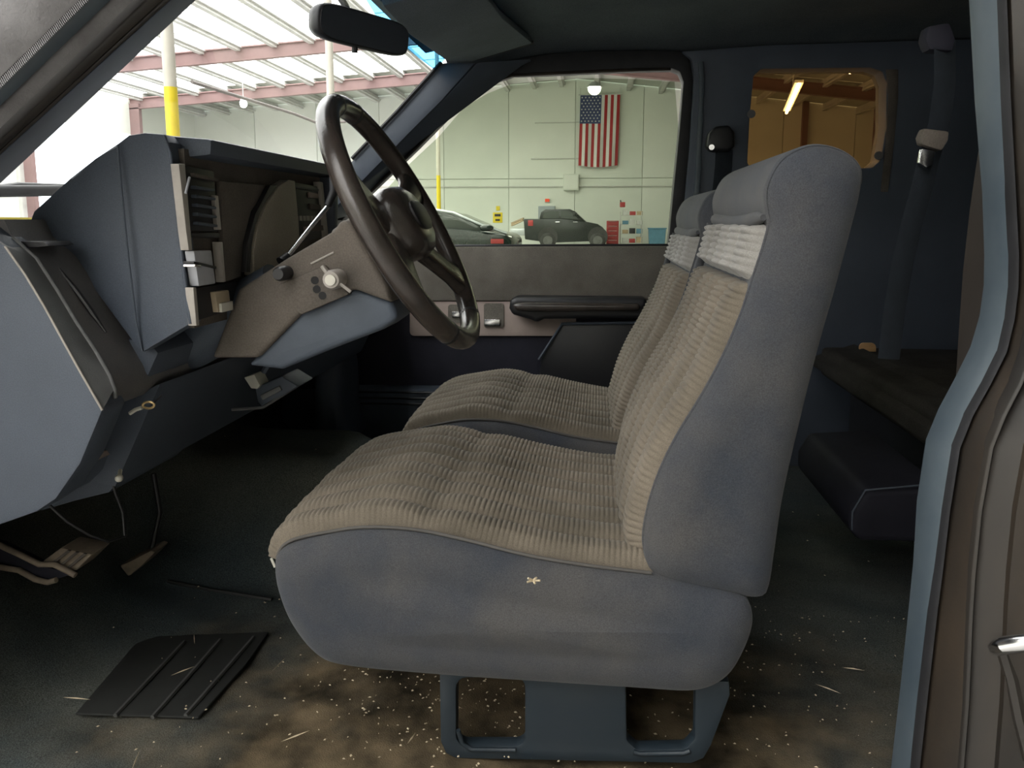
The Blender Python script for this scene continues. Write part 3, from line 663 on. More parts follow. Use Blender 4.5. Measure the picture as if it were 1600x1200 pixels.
# sill / kick panel on the passenger side
sl = empty('trim_4', (0, 2.3, FZ)); struct(sl, 'dark passenger door sill and kick panel', 'sill')
yprism('sill_plate', [(440, 607), (700, 610), (1200, 630), (1200, 800), (440, 760)], 2.28, .1, plastic_dk, sl, .008)
for k in range(3): tube('sill_groove', [P(540, 612+k*9, 2.275), P(700, 614+k*9, 2.275)], .003, blackp, sl, 5)
yprism('kick_panel', [(488, 560), (528, 565), (532, 640), (546, 700), (490, 690)], 2.10, .2, plastic, sl, .03, seg=3)

# ---- passenger B pillar, quarter panel and rear side glass
wq = empty('wall_passenger', (.9, 2.35, 1.2)); struct(wq, 'dark passenger side pillar and rear quarter panel', 'wall')
qo = [(1066, 80), (1200, 70), (1700, 55), (1700, 1000), (1050, 800), (1064, 384), (1078, 230), (1085, 120), (1080, 92)]
qi = [(1190, 108), (1360, 106), (1378, 112), (1385, 130), (1384, 200), (1376, 250), (1362, 262), (1180, 268), (1168, 255), (1172, 180), (1178, 118)]
plate_hole('quarter_panel', [P(*p, YD-.03) for p in qo], [[P(*p, YD-.03) for p in qi]], (0, .09, 0), plastic, wq, .006)
strip('pillar_edge', [P(*p, YD-.045) for p in ((1091, 96), (1094, 130), (1087, 280), (1076, 384), (1070, 480))], [P(*p, YD-.045) for p in ((1099, 96), (1101, 130), (1095, 280), (1086, 384), (1080, 480))], (0, .02, 0), bluetrim, wq, 40, .003)
strip('lit_window_reveal', [P(*p, YD-.032) for p in ((1384, 108), (1388, 150), (1384, 220), (1376, 300))], [P(*p, YD-.032) for p in ((1404, 108), (1404, 150), (1398, 220), (1388, 300))], (0, .02, 0), dusty, wq, 40, .003)  # lighter brown strip paints the lit edge of the window reveal
qw = empty('window_2', (.7, YD, 1.6)); struct(qw, 'brown tinted rear side window', 'window')
bm = bmesh.new(); bm.faces.new([bm.verts.new(P(*p, YD+.03)) for p in ((1130, 90), (1400, 88), (1400, 440), (1120, 430))]); finish('tinted_pane', bm, brown_glass, qw, 0)
for c_ in ((1174, 178), (1373, 243)):
    bm = bmesh.new(); add_tube(bm, [P(*c_, YD-.05), P(*c_, YD+.0)], .012, 12); finish('pane_latch', bm, blackp, qw)
# cab back wall and driver side rear quarter
wbk = box('wall_cab_back', (1.42, .80, .6), (1.48, 2.42, 1.9), plastic); struct(wbk, 'dark rear bulkhead of the cab behind the bench', 'wall')
# ---- near B pillar / door jamb
bp_ = empty('trim_5', (.5, .8, FZ)); struct(bp_, 'driver door jamb with blue edge trim and dirty painted metal', 'door jamb')
YS = [-60, 0, 150, 300, 400, 450, 500, 550, 600, 650, 700, 800, 900, 960, 1100, 1200, 1330]
BL = [1536, 1540, 1548, 1560, 1563, 1562, 1555, 1540, 1515, 1488, 1467, 1452, 1446, 1440, 1425, 1413, 1398]
BR = [1561, 1565, 1571, 1579, 1584, 1583, 1577, 1565, 1540, 1512, 1492, 1476, 1464, 1456, 1440, 1429, 1414]
def poly(xs_, y, dx=0): return [P(x_+dx, yy, y) for x_, yy in zip(xs_, YS)]
strip('edge_trim', poly(BL, .815), poly(BR, .80), (.0, .035, 0), bluetrim, bp_, 40, .006)
H0 = [b+1 for b in BR]; H1 = [b+9 for b in BR]
strip('seal_lip', poly(H0, .795), poly(H1, .79), (0, .02, 0), seal, bp_, 40, .003)
S0 = [b+8 for b in BR]; S1 = [b+16 for b in BR]
strip('seal_base', poly(S0, .80), poly(S1, .79), (0, .02, 0), seal, bp_)
RG = [1700, 1690, 1670, 1650, 1640, 1630, 1620, 1610, 1592, 1566, 1546, 1528, 1518, 1514, 1508, 1500, 1490]
strip('painted_flange', poly([b+15 for b in BR], .79), poly(RG, .76), (0, .03, 0), jambpaint, bp_)
RG2 = [r_+7 for r_ in RG]; strip('flange_ridge', poly(RG, .757), poly(RG2, .755), (0, .02, 0), jambgrey, bp_, 40, .003)
RG3 = [r_+60 for r_ in RG]; strip('jamb_face', poly(RG2, .76), poly(RG3, .74), (0, .03, 0), jambgrey, bp_)
RG4 = [r_+330 for r_ in RG]; strip('jamb_outer', poly(RG3, .735), poly(RG4, .70), (0, .03, 0), jambpaint, bp_)
sk = tube('striker_bolt', [P(1558, 1012, .735), P(1572, 1008, .70), P(1612, 1003, .69)], .008, chrome, bp_, 10)
tube('jamb_scar', [P(1565, 1010, .74), P(1580, 1060, .735), P(1592, 1120, .73), P(1610, 1190, .725)], .006, jambgrey, bp_, 6)
# inner pillar trim
L_ = [(1552, 90), (1545, 140), (1535, 200), (1525, 260), (1515, 330), (1505, 420), (1498, 520), (1493, 600), (1480, 700), (1462, 800)]
R_ = [(1560, 90), (1560, 140), (1562, 200), (1570, 260), (1575, 330), (1575, 420), (1560, 520), (1525, 600), (1482, 700), (1464, 800)]
strip('inner_trim', [P(*p, .97) for p in L_], [P(*p, .84) for p in R_], (.05, .02, 0), innertrim, bp_)
wd_ = box('wall_driver', (.56, .77, .55), (1.48, .84, 1.92), plastic); struct(wd_, 'driver side rear quarter of the cab behind the jamb', 'wall')
box('body_side', (.60, .68, .35), (1.50, .765, 1.95), pickpaint, wd_, .02)
box('hinge_pillar', (-1.32, .76, .45), (-1.0, .89, 1.33), pickpaint, ap, .02)
rk = box('trim_6', (-1.3, .62, .40), (.62, .74, .56), jambpaint, None, .02); struct(rk, 'painted rocker below the driver door opening', 'rocker')

# ================================================================== DASHBOARD
da = empty('dashboard', (-.8, 1.6, 1.0)); tag(da, 'blue grey dashboard with hooded instrument cluster', 'dashboard')
Y0 = .925
prof = [(-1.0, 1.335), (-.90, 1.350), (-.78, 1.352)]+[(P(x_, y_, Y0).x, P(x_, y_, Y0).z) for x_, y_ in ((20, 372), (58, 405), (90, 455), (120, 505), (150, 550), (172, 588), (179, 607), (176, 625), (160, 641))]+[(-.72, 1.10), (-.95, 1.06), (-1.05, 1.10)]
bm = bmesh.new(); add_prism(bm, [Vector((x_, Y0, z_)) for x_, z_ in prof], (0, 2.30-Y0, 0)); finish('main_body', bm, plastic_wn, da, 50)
# end panel and bevel beside the door
EP = [(8, 385), (40, 430), (70, 480), (100, 535), (125, 580), (160, 641), (150, 665), (125, 725), (87, 780), (57, 800), (0, 820), (-160, 860), (-420, 860), (-420, 300), (-160, 300), (-40, 345)]
yprism('end_panel', EP, .895, .05, plastic, da, .004)
A_ = [(-10, 372), (8, 385), (40, 430), (70, 480), (100, 535), (125, 580), (160, 641)]; B_ = [(20, 372), (58, 405), (90, 455), (120, 505), (150, 550), (172, 588), (179, 607)]
strip('end_bevel', [P(*p, .893) for p in A_], [P(*p, .924) for p in B_], (-.01, .01, 0), plastic_gn, da, 60)
tube('bevel_edge', [P(*p, .893) for p in A_[1:]], .0016, greytrim, da, 6)
tube('bevel_edge', [P(*p, .924) for p in B_+[(180, 622)]], .003, plastic_gn, da, 8)
bm = bmesh.new(); add_tube(bm, [P(*p, .955) for p in ((92, 420), (120, 455), (145, 490), (166, 520))], [.002, .004, .004, .0015], 8); finish('side_slot', bm, blackp, da)
yprism('defrost_slot', [(12, 381), (20, 377), (68, 378), (76, 384), (60, 386), (20, 386)], .93, .05, blackp, da)
# lower recess panel, lip
yprism('lower_recess', [(160, 641), (250, 600), (180, 760), (112, 746), (125, 725)], 1.02, 1.2, plastic, da)
A2 = [(-.668, .93, 1.034), (-.668, 2.2, 1.034)]
def ext(name, pts, y0, y1, m, bevel=0): bm = bmesh.new(); add_prism(bm, [Vector((x_, y0, z_)) for x_, z_ in pts], (0, y1-y0, 0)); return finish(name, bm, m, da, 40, bevel)
b0, b1, b2 = P(222, 551, .98), P(162, 637, .925), P(115, 745, .95)
kx, kz, lx, lz = b1.x, b1.z, b2.x, b2.z
ext('knee_panel', [(kx-.002, kz), (kx-.02, kz+.004), (lx-.02, lz+.01), (lx-.004, lz+.002)], 1.10, 1.42, plastic, .003)
ext('panel_rib', [(kx+.002, kz), (kx-.004, kz+.004), (lx-.006, lz+.012), (lx, lz+.006)], 1.08, 1.098, plastic, .002)
ext('knee_panel', [(kx-.025, kz), (kx-.04, kz+.004), (lx-.03, lz+.01), (lx-.015, lz)], .93, 1.08, dusty, .003)
ext('lower_lip', [(lx+.005, lz+.010), (lx, lz+.016), (lx-.04, lz+.004), (lx-.06, lz-.03), (lx-.03, lz-.035), (lx-.005, lz-.012)], .925, 1.42, plastic, .004)
ext('lip_scuff', [(lx+.008, lz+.011), (lx+.004, lz+.017), (lx-.008, lz+.016), (lx-.005, lz+.008)], .935, 1.06, doortan)
ext('bolster', [(b0.x+.012, b0.z-.004), (b0.x-.005, b0.z+.016), (b0.x-.07, b0.z+.016), (kx-.07, kz), (kx, kz), (kx+.014, kz+.02)], 1.0, 2.28, plastic, .006)
# hood of the cluster
X0 = -.545
side = [(44, 352, 1.0), (52, 330, 1.0), (110, 277, 1.0), (150, 247, 1.0), (183, 224, .985), (200, 211, .98), (225, 207, .98), (254, 209, .98), (264, 222, .98), (270, 262, .98), (280, 330, .98), (290, 430, .98), (298, 506, .98), (222, 551, .98), (212, 540, .985), (130, 430, 1.0), (75, 385, 1.0), (46, 372, 1.0)]
hp_ = [P(*p) for p in side]
bm = bmesh.new(); add_prism(bm, hp_, (0, .03, 0)); finish('hood_side', bm, plastic, da, 25, .004)
tube('hood_crease', [P(*p, .979) for p in ((184, 226), (190, 300), (200, 400), (212, 500), (222, 549))], .0015, plastic, da, 6)
tube('hood_front_edge', [P(*p, .978) for p in ((256, 212), (266, 240), (274, 300), (284, 400), (298, 506))], .0028, plastic, da, 8)
yfar = 1.53
zt = hp_[6].z
top = [(P(254, 209, .98).x, zt), (P(225, 207, .98).x, zt+.001), (P(183, 224, .98).x, zt-.013), (P(110, 277, 1.0).x, P(110, 277, 1.0).z), (-.76, 1.35)]
tp_ = top+[(x_+.004, z_-.035) for x_, z_ in top[::-1]]
tp_[-1] = (X0+.012, zt-.028); tp_[0] = (X0+.014, zt-.006)
bm = bmesh.new(); add_prism(bm, [Vector((x_, 1.012, z_)) for x_, z_ in tp_], (0, yfar-1.012, 0)); finish('hood_top', bm, plastic, da, 30, .006)
bm = bmesh.new(); add_prism(bm, [Vector((x_, yfar-.02, z_)) for x_, z_ in ((X0+.012, zt-.01), (-.62, zt-.005), (-.75, 1.36), (-.70, 1.2), (X0-.03, 1.21), (X0+.005, 1.3))], (0, .03, 0)); finish('hood_end', bm, plastic, da, 30, .008)
cl = box('cluster_face', (-.60, 1.0, 1.20), (X0-.02, yfar-.02, zt-.02), dusty, da)
# fittings on the cluster face
XF = X0-.016
def xp(name, pl, m, t_=.008, parent=None, bevel=.001, x=None): return xprism(name, pl, XF if x is None else x, t_, m, parent or da, bevel)
xp('bezel_strip', [(266, 256), (276, 256), (285, 362), (288, 391), (282, 391), (278, 362)], greytrim, .012)
xp('bezel_strip', [(289, 449), (294, 449), (299, 508), (294, 509)], greytrim, .012)
vt = xp('air_vent', [(281, 258), (328, 268), (335, 362), (287, 360)], blackp, .006)
xp('vent_frame', [(290, 270), (330, 279), (330, 284), (292, 276)], dusty, .012, vt)
xp('vent_frame', [(323, 305), (329, 306), (334, 359), (328, 359)], greytrim, .012, vt)
for k in range(5):
    yy = 290+k*14; xp('louvre', [(291+k, yy), (322+k, yy+5), (322+k, yy+9), (291+k, yy+5)], plastic_dk, .014, vt)
tube('louvre_lever', [PX(296, 277, XF+.016), PX(290, 302, XF+.018)], .0018, switchgrey, vt, 6)
xp('panel_seam', [(287, 364), (335, 364), (336, 372), (288, 371)], blackp)
sw = xp('headlight_switch', [(288, 392), (316, 391), (323, 443), (296, 447)], switchgrey, .014, bevel=.002)
xp('switch_slot', [(286, 408), (322, 416), (322, 420), (286, 412)], blackp, .016, sw); xp('switch_tip', [(286, 413), (296, 414), (296, 418), (286, 417)], chrome, .017, sw)
xp('bezel_strip', [(331, 378), (336, 378), (341, 440), (337, 441)], greytrim, .012)
xp('lower_switch_plate', [(300, 450), (365, 440), (375, 478), (305, 500)], blackp, .006)
xp('dimmer_switch', [(322, 456), (344, 453), (348, 484), (327, 488)], tanpl, .014, bevel=.002); xp('switch_cap', [(328, 474), (346, 470), (347, 484), (329, 488)], whitepl, .018, bevel=.001)
xp('gauge_shroud', [(337, 283), (415, 290), (385, 330), (372, 380), (369, 432), (345, 440), (340, 360)], dusty, .008)
xp('gauge_bezel', [(408, 290), (420, 290), (398, 318), (384, 352), (378, 385), (376, 425), (370, 425), (372, 380), (384, 335)], blackp, .016)
xp('gauge_lens', [(420, 291), (436, 281), (446, 283), (452, 345), (454, 383), (430, 410), (402, 431), (381, 430), (380, 392), (386, 356), (399, 322)], lens, .018, bevel=.002)
rd = xp('radio_panel', [(448, 284), (492, 292), (497, 370), (456, 382), (452, 330)], blackp, .008)
for k in range(6): xp('radio_button', [(453+k*6, 337), (457+k*6, 337.5), (457.5+k*6, 345), (453.5+k*6, 345)], greytrim, .011, rd, 0)
xp('display_slot', [(450, 289), (489, 295), (489, 299), (450, 293)], blackp, .012, rd)
xp('indicator', [(474, 300), (489, 303), (489, 310), (475, 309)], doortan, .011, rd, 0); xp('preset_key', [(475, 318), (492, 320), (493, 328), (476, 327)], dusty, .012, rd)
xp('indicator', [(467, 354), (474, 354), (475, 362), (468, 362)], doortan, .011, rd, 0); xp('preset_key', [(480, 352), (496, 352), (497, 360), (481, 361)], dusty, .012, rd)
xp('bezel_strip', [(489, 284), (494, 285), (503, 368), (498, 371)], greytrim, .014, rd)
# under-dash hardware
ub = empty('relay_module', P(410, 605, 1.35)); tag(ub, 'dark relay module with pale plug hanging under the dashboard', 'module')
yprism('bracket', [(398, 606), (440, 588), (466, 604), (410, 637), (402, 628)], 1.34, .08, plastic_dk, ub, .004)
yprism('bracket_edge', [(406, 618), (436, 603), (440, 610), (410, 626)], 1.335, .03, plastic_gn, ub, .002)
yprism('white_plug', [(381, 590), (397, 585), (406, 602), (402, 608), (392, 607)], 1.33, .04, whitepl, ub, .002)
tube('hanger_rod', [P(412, 582, 1.33), P(438, 537, 1.33)], .006, plastic_dk, ub, 6); tube('lead', [P(362, 640, 1.3), P(410, 637, 1.33), P(465, 603, 1.36)], .003, plastic_gn, ub, 6)
cb = empty('ring_connector', P(232, 632, .99)); tag(cb, 'brass ring and pale clip hanging below the dash edge', 'connector')
bm = bmesh.new(); add_tube(bm, [P(232+9*math.cos(t_), 633+5*math.sin(t_), .985) for t_ in np.linspace(0, 2*math.pi, 16, endpoint=False)], .0018, 6, True); finish('brass_ring', bm, brass, cb)
tube('clip', [P(203, 646, .985), P(212, 640, .985), P(222, 637, .985)], .003, whitepl, cb, 6); tube('wire', [P(240, 630, .985), P(252, 618, 1.0)], .0015, blackp, cb, 5)
cp = empty('push_clip', P(186, 747, 1.0)); tag(cp, 'pale push clip below the dashboard lip', 'clip')
bm = bmesh.new(); bmesh.ops.create_uvsphere(bm, u_segments=10, v_segments=6, radius=.006); bmesh.ops.translate(bm, vec=P(186, 747, .995), verts=bm.verts); finish('clip_head', bm, whitepl, cp)
tube('clip_stem', [P(186, 747, .995), P(188, 735, 1.01)], .003, whitepl, cp, 6)
yprism('lip_underside', [(60, 800), (115, 752), (190, 712), (205, 735), (170, 770), (110, 785)], 1.06, .2, plastic, da, .004)
# cable loop under the dash
kb = tube('release_cable', [P(*p) for p in ((78, 790, .97), (105, 815, .98), (140, 836, 1.0), (170, 846, 1.02), (195, 838, 1.05), (192, 800, 1.06), (180, 770, 1.06), (176, 752, 1.06))], .0022, blackp); tag(kb, 'thin black release cable looping under the dashboard', 'cable')

# ---- steering column
sc_ = empty('steering_column', P(470, 460, 1.14)); tag(sc_, 'dusty brown steering column shroud with ignition lock', 'steering column')
yprism('upper_shroud', [(372, 452), (450, 402), (520, 361), (531, 344), (548, 346), (578, 400), (604, 446), (612, 474), (590, 466), (552, 452), (470, 490), (402, 560), (330, 560)], 1.085, .11, dusty, sc_, .012, seg=3)
yprism('lower_shroud', [(470, 486), (552, 450), (612, 470), (622, 498), (596, 516), (520, 545), (440, 578), (385, 572), (400, 556)], 1.095, .10, plastic_dk, sc_, .014, seg=3)
tube('column_tube', [P(250, 560, 1.14), P(440, 452, 1.14)], .045, plastic_dk, sc_, 20)
tube('collar', [P(560, 388, 1.14), P(606, 362, 1.14), P(622, 352, 1.14)], [.046, .046, .044], dusty, sc_, 24)
yprism('lock_plate', [(432, 446), (508, 414), (545, 460), (470, 492), (448, 470)], 1.081, .02, dusty, sc_, .003)
c = P(519, 437, 1.06)
ig = tube('ignition_lock', [c+Vector((0, .03, 0)), c, c+Vector((0, -.006, 0))], [.0145, .0145, .012], greytrim, sc_, 20)
tube('key_slot_face', [c+Vector((0, -.004, 0)), c+Vector((0, -.009, 0))], .008, whitepl, ig, 16)
tube('lock_lever', [P(503, 416, 1.06), P(512, 428, 1.058)], .003, greytrim, sc_, 6); tube('lock_spring', [P(530, 442, 1.06), P(548, 456, 1.06)], .0025, greytrim, sc_, 6)
for q in ((492, 438), (495, 452), (504, 462)): tube('lock_cavity', [P(*q, 1.079), P(*q, 1.085)], .006, blackp, sc_, 10)
tube('shroud_mark', [P(486, 412, 1.084), P(522, 394, 1.084)], .0016, greytrim, sc_, 6)
kn = P(437, 428, 1.06); tube('hazard_knob', [kn+Vector((0, .03, 0)), kn, kn+Vector((0, -.006, 0))], [.011, .011, .008], blackp, sc_, 16)
lv = empty('shift_lever', P(452, 394, 1.2)); tag(lv, 'slim chrome shift lever rising from the steering column', 'lever')
tube('rod', [P(446, 404, 1.16), P(486, 354, 1.20), P(516, 318, 1.24)], .0042, chrome, lv, 10); tube('grip', [P(512, 322, 1.235), P(522, 300, 1.245), P(520, 268, 1.25)], [.006, .008, .006], blackp, lv, 10); tube('boot', [P(440, 410, 1.15), P(450, 399, 1.162)], [.01, .006], blackp, lv, 10)

# ---- steering wheel
SWC = Vector((P(633, 344, 1.14).x, 1.14, P(633, 344, 1.14).z))
tt, bb = P(527, 152, 1.14), P(737, 541, 1.14); dvec = (tt-bb); dvec.y = 0
RO = dvec.length/2; upw = dvec.normalized(); lat = Vector((0, 1, 0)); axn = lat.cross(upw)  # towards driver
if axn.x < 0: axn = -axn
SWC = (tt+bb)/2; SWC.y = 1.14
rt = .0165; RC = RO-rt
sw_ = empty('steering_wheel', SWC); tag(sw_, 'black leather four spoke steering wheel', 'steering wheel')
def wp(ang, r_, h=0.): return SWC+(lat*math.cos(ang)+upw*math.sin(ang))*r_+axn*h
tube('rim', [wp(2*math.pi*k/72, RC) for k in range(72)], rt, leather, sw_, 16, True)
for a0 in (102, 78, -62, -118): 
    c0, c1, c2 = wp(R(a0-1.1), RC), wp(R(a0), RC), wp(R(a0+1.1), RC); tube('rim_joint', [c0, c1, c2], rt*1.03, blackp, sw_, 16)
def loft(name, secs, m, n=14):
    """secs: (centre, axis a, axis b) ellipses"""
    bm = bmesh.new(); rings = []
    for c_, a_, b_ in secs: rings.append([bm.verts.new(c_+a_*(abs(math.cos(t_))**.7*(1 if math.cos(t_) >= 0 else -1))+b_*(abs(math.sin(t_))**.7*(1 if math.sin(t_) >= 0 else -1))) for t_ in np.linspace(0, 2*math.pi, n, endpoint=False)])
    for i in range(len(rings)-1):
        for j in range(n): bm.faces.new((rings[i][j], rings[i][(j+1) % n], rings[i+1][(j+1) % n], rings[i+1][j]))
    bm.faces.new(rings[0][::-1]); bm.faces.new(rings[-1]); return finish(name, bm, m, sw_, 50)
for a0, a1 in ((14, 21), (166, 159), (-28, -36), (-152, -144)):
    d0, d1 = wp(R(a0), .04, -.018), wp(R(a1), RC, 0); d = (d1-d0).normalized(); tv = d.cross(axn).normalized()
    loft('spoke', [(d0.lerp(d1, s), tv*w_, axn*h_) for s, w_, h_ in ((0, .030, .012), (.4, .025, .011), (.75, .027, .011), (.92, .036, .013), (1.02, .042, .011))], leather)
loft('hub_pad', [(SWC+axn*h_, lat*a_, upw*b_) for h_, a_, b_ in ((-.045, .048, .045), (-.03, .066, .056), (.0, .070, .060), (.018, .063, .053), (.026, .048, .04))], leather, 28)
loft('horn_button', [(SWC+axn*h_, lat*a_, upw*b_) for h_, a_, b_ in ((.02, .042, .024), (.029, .042, .024), (.032, .036, .019))], blackp, 20)
loft('hub_boss', [(SWC+axn*h_, lat*a_, upw*a_) for h_, a_ in ((-.10, .044), (-.07, .047), (-.035, .05))], dusty, 24)

# ---- pedals
bpd = empty('brake_pedal', P(110, 880, 1.17)); tag(bpd, 'worn ribbed brake pedal with curved tan edges', 'pedal')
yprism('pad', [(65, 878), (95, 856), (145, 866), (118, 893)], 1.13, .05, pedalm, bpd, .004)
for k in range(3): f_ = .25+.25*k; strip('pad_rib', [P(65+80*0+30*0+50*f_*1.05, 878+12*f_, 1.128), P(95+50*f_, 856+10*f_, 1.128)], [P(70+50*f_*1.05, 879+12*f_, 1.128), P(100+50*f_, 857+10*f_, 1.128)], (0, -.004, 0), dusty, bpd)
tube('upper_edge', [P(*p, 1.12) for p in ((-90, 822), (0, 852), (30, 866), (62, 882), (85, 882), (105, 892), (118, 899))], .005, pedalm, bpd, 8)
tube('lower_edge', [P(*p, 1.12) for p in ((-90, 870), (0, 886), (30, 891), (55, 905), (75, 910), (88, 906))], .005, pedalm, bpd, 8)
yprism('pedal_arm', [(-90, 824), (0, 854), (62, 884), (115, 897), (86, 906), (55, 902), (0, 885), (-90, 868)], 1.125, .02, doorblk, bpd, .002)
gp = empty('accelerator_pedal', P(212, 880, 1.3)); tag(gp, 'small dusty accelerator pedal standing on the carpet', 'pedal')
yprism('pad', [(186, 884), (205, 876), (235, 860), (243, 863), (222, 884), (200, 902)], 1.32, .05, pedalm, gp, .005); tube('rod', [P(236, 864, 1.34), P(250, 800, 1.36), P(240, 740, 1.36)], .005, blackp, gp, 8)

# ================================================================== SEATS
DX = .50
def make_seat(name, label, y0):
    s = empty(name, (0, y0+.25, FZ)); tag(s, label, 'seat')
    yr = y0
    cush = XZ([(424, 872), (450, 858), (500, 846), (560, 838), (640, 842), (720, 858), (820, 883), (920, 900), (1020, 912), (1100, 930), (1160, 945), (1178, 960), (1183, 990), (1168, 1035), (1140, 1076), (1090, 1097), (1000, 1093), (820, 1081), (680, 1071), (530, 1056), (482, 1036), (442, 985), (421, 930), (417, 893)], yr)
    pillow('cushion', cush, yr, yr+DX, .050, velour, s, 180, .014)
    path = XZ([(421, 905), (420, 884), (430, 866), (452, 854), (500, 844), (560, 836), (640, 840), (720, 856), (820, 881), (920, 898), (1020, 910), (1085, 926)], yr)
    ribbed('ribbed_cushion_cover', path, yr+.028, yr+DX-.028, 9, .0072, ribcloth, s, crown=.012, th=.0145, rh=.0030, dips=((.42, .035, .006), (.30, .05, -.004)), outward=1, nv=10)
    pp_ = catmull(path[1:-1], 6); tube('cushion_piping', [(x_, yr+.026, z_) for x_, z_ in pp_], .0024, piping, s, 8)
    tube('cushion_piping', [(x_, yr+DX-.026, z_) for x_, z_ in pp_], .0030, piping, s, 8)
    yb = yr+.015
    front = [(1006, 858), (1012, 810), (1030, 752), (1060, 690), (1100, 625), (1135, 560), (1163, 495), (1181, 440), (1196, 395), (1208, 352)]
    back = XZ([(1022, 912), (1010, 890)]+front+[(1203, 325), (1203, 292), (1222, 252), (1250, 231), (1282, 222), (1315, 227), (1343, 242), (1358, 265), (1355, 302), (1340, 362), (1316, 452), (1290, 542), (1262, 652), (1232, 782), (1218, 872), (1208, 932), (1190, 948), (1120, 938), (1050, 924)], yb)
    pillow('backrest', back, yb, yb+DX-.03, .048, velour, s, 200, .014, flat=True)
    lowp = XZ([(1014, 895), (1005, 858)]+front[1:8], yb); upp = XZ([(1178, 447), (1190, 412), (1200, 380), (1209, 345)], yb)
    ribbed('ribbed_back_cover', lowp, yb+.027, yb+DX-.056, 7, .0086, ribcloth, s, crown=.014, th=.010, rh=.0068, outward=1, stagger=.14, dips=((.97, .03, .006),), crownpow=3)
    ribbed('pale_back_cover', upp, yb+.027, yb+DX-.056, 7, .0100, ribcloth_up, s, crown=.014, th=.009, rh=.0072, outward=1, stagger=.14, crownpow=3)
    zs = P(1208, 350, yb).z; xb = P(1300, 300, yb).x
    pillow('headrest_cap', back, yb, yb+DX-.03, .048, velour, s, 200, .014, flat=True, grow=.0008, keep=lambda c_: c_.y > yb+.022 and c_.z > zs+.0*c_.x and (c_.z-zs) > (c_.x-xb)*1.2)
    cp_ = P(1207, 345, yb); tube('cap_roll', [(cp_.x-.004, yb+.03+(DX-.09)*k/12, cp_.z+.004-.006*math.sin(math.pi*k/12)) for k in range(13)], [.004]+[.0095]*11+[.004], velour, s, 10)
    fp_ = catmull(XZ([(1016, 900), (1006, 858)]+front[1:], yb), 5)
    tube('back_piping', [(x_+.001, yb+.026, z_) for x_, z_ in fp_], .0022, velour, s, 8); tube('back_piping', [(x_-.004, yb+DX-.046, z_) for x_, z_ in fp_], .0095, velour, s, 8)
    # floor bracket with two openings, one on each side
    bo = [(686, 1050), (1140, 1065), (1141, 1088), (1112, 1165), (1100, 1186), (1080, 1194), (712, 1186), (696, 1178), (688, 1160)]
    h1 = rrect(713, 1060, 820, 1166, 16)[::-1]; h2 = [(978, 1070), (1086, 1070), (1085, 1155), (1070, 1171), (996, 1172), (980, 1158)]
    for yy in (yr+.04, yr+DX-.08):
        f_ = lambda l: [Vector((v.x, yy, v.z)) for v in (P(a_, b_, yr+.04) for a_, b_ in l)]
        br = plate_hole('seat_bracket', f_(bo), [f_(h1), f_(h2)], (0, .022, 0), bracket, s, .005)
        tube('bracket_lip', [Vector((v.x, yy-.001, v.z)) for v in (P(a_, b_, yr+.04) for a_, b_ in ((716, 1140), (722, 1160), (736, 1170), (806, 1171)))], .0035, bracket, br, 8)
        tube('bracket_lip', [Vector((v.x, yy-.001, v.z)) for v in (P(a_, b_, yr+.04) for a_, b_ in ((990, 1174), (1000, 1177), (1068, 1176), (1078, 1172)))], .0035, bracket, br, 8)
    for xx in (P(700, 1100, yr).x, P(1060, 1100, yr).x): box('cross_rail', (xx-.02, yr+.06, .74), (xx+.02, yr+DX-.06, .80), blackp, s)
    return s
st = make_seat('bucket_seat', 'grey blue velour seat with ribbed taupe cushion behind the steering wheel', .91)
st2 = copy_tree(st); st2.location.y += .56; st2.location.x += .01
for ch in st2.children:                                         # cushion slid back, backrest set a little lower
    if 'cushion' in ch.name: ch.location.x += .032
    elif 'bracket' not in ch.name and 'rail' not in ch.name: ch.location.x -= .016; ch.location.z -= .026
st2['label'] = 'grey velour seat with ribbed cushion beside the passenger door'
# frayed fringe under the front of the driver cushion
fr_ = empty('frayed_tag', P(440, 830, 1.0)); tag(fr_, 'frayed label hanging at front edge of the driver cushion', 'label')
for (a0, b0, a1, b1) in ((450, 815, 458, 808), (432, 852, 440, 844), (424, 872, 430, 886), (436, 842, 444, 835)): tube('fray', [P(a0, b0, 1.05), P(a1, b1, 1.05)], .0022, whitepl, fr_, 6)
# burrs on the side of the cushion
bu = empty('dry_burr', P(833, 907, .905)); tag(bu, 'small dry burr stuck on the driver seat side', 'burr')
for k in range(5): tube('spike', [P(833, 907, .893), P(833+11*math.cos(k*1.3), 907+5*math.sin(k*1.3), .888)], .0014, straw, bu, 5)

# ================================================================== REAR OF CAB
rb = empty('rear_bench', (.9, 1.6, FZ)); tag(rb, 'dark folded rear bench behind the driver seat', 'bench')
box('bench_cushion', (.655, .98, .90), (1.30, 2.28, .985), benchm, rb, .02, seg=3)
strip('bench_edge', [Vector((.635, .98, .955)), Vector((.635, 2.28, .955))], [Vector((.75, .98, .995)), Vector((.75, 2.28, .995))], (0, 0, -.03), benchm, rb, 40, .006)
box('bench_riser', (.74, 1.0, FZ), (1.30, 2.26, .91), blackp, rb, .01)
bx = empty('storage_tray', (.62, 1.4, FZ)); tag(bx, 'low dark plastic tray on the carpet below the rear bench', 'tray')
yprism('tray_body', [(1352, 765), (1480, 760), (1490, 850), (1345, 848), (1328, 830), (1330, 800)], 1.45, .4, doorblk, bx, .02, seg=3)
tube('tray_rim', [P(1331, 828, 1.445), P(1332, 800, 1.445), P(1352, 766, 1.445), P(1440, 758, 1.445)], .002, plastic_dk, bx, 6)
tg = yprism('paper_tag', rrect(1343, 536, 1369, 563, 7), 2.20, .008, tagm, None, .001); tag(tg, 'small tan tag hanging beside the rear bench', 'tag')
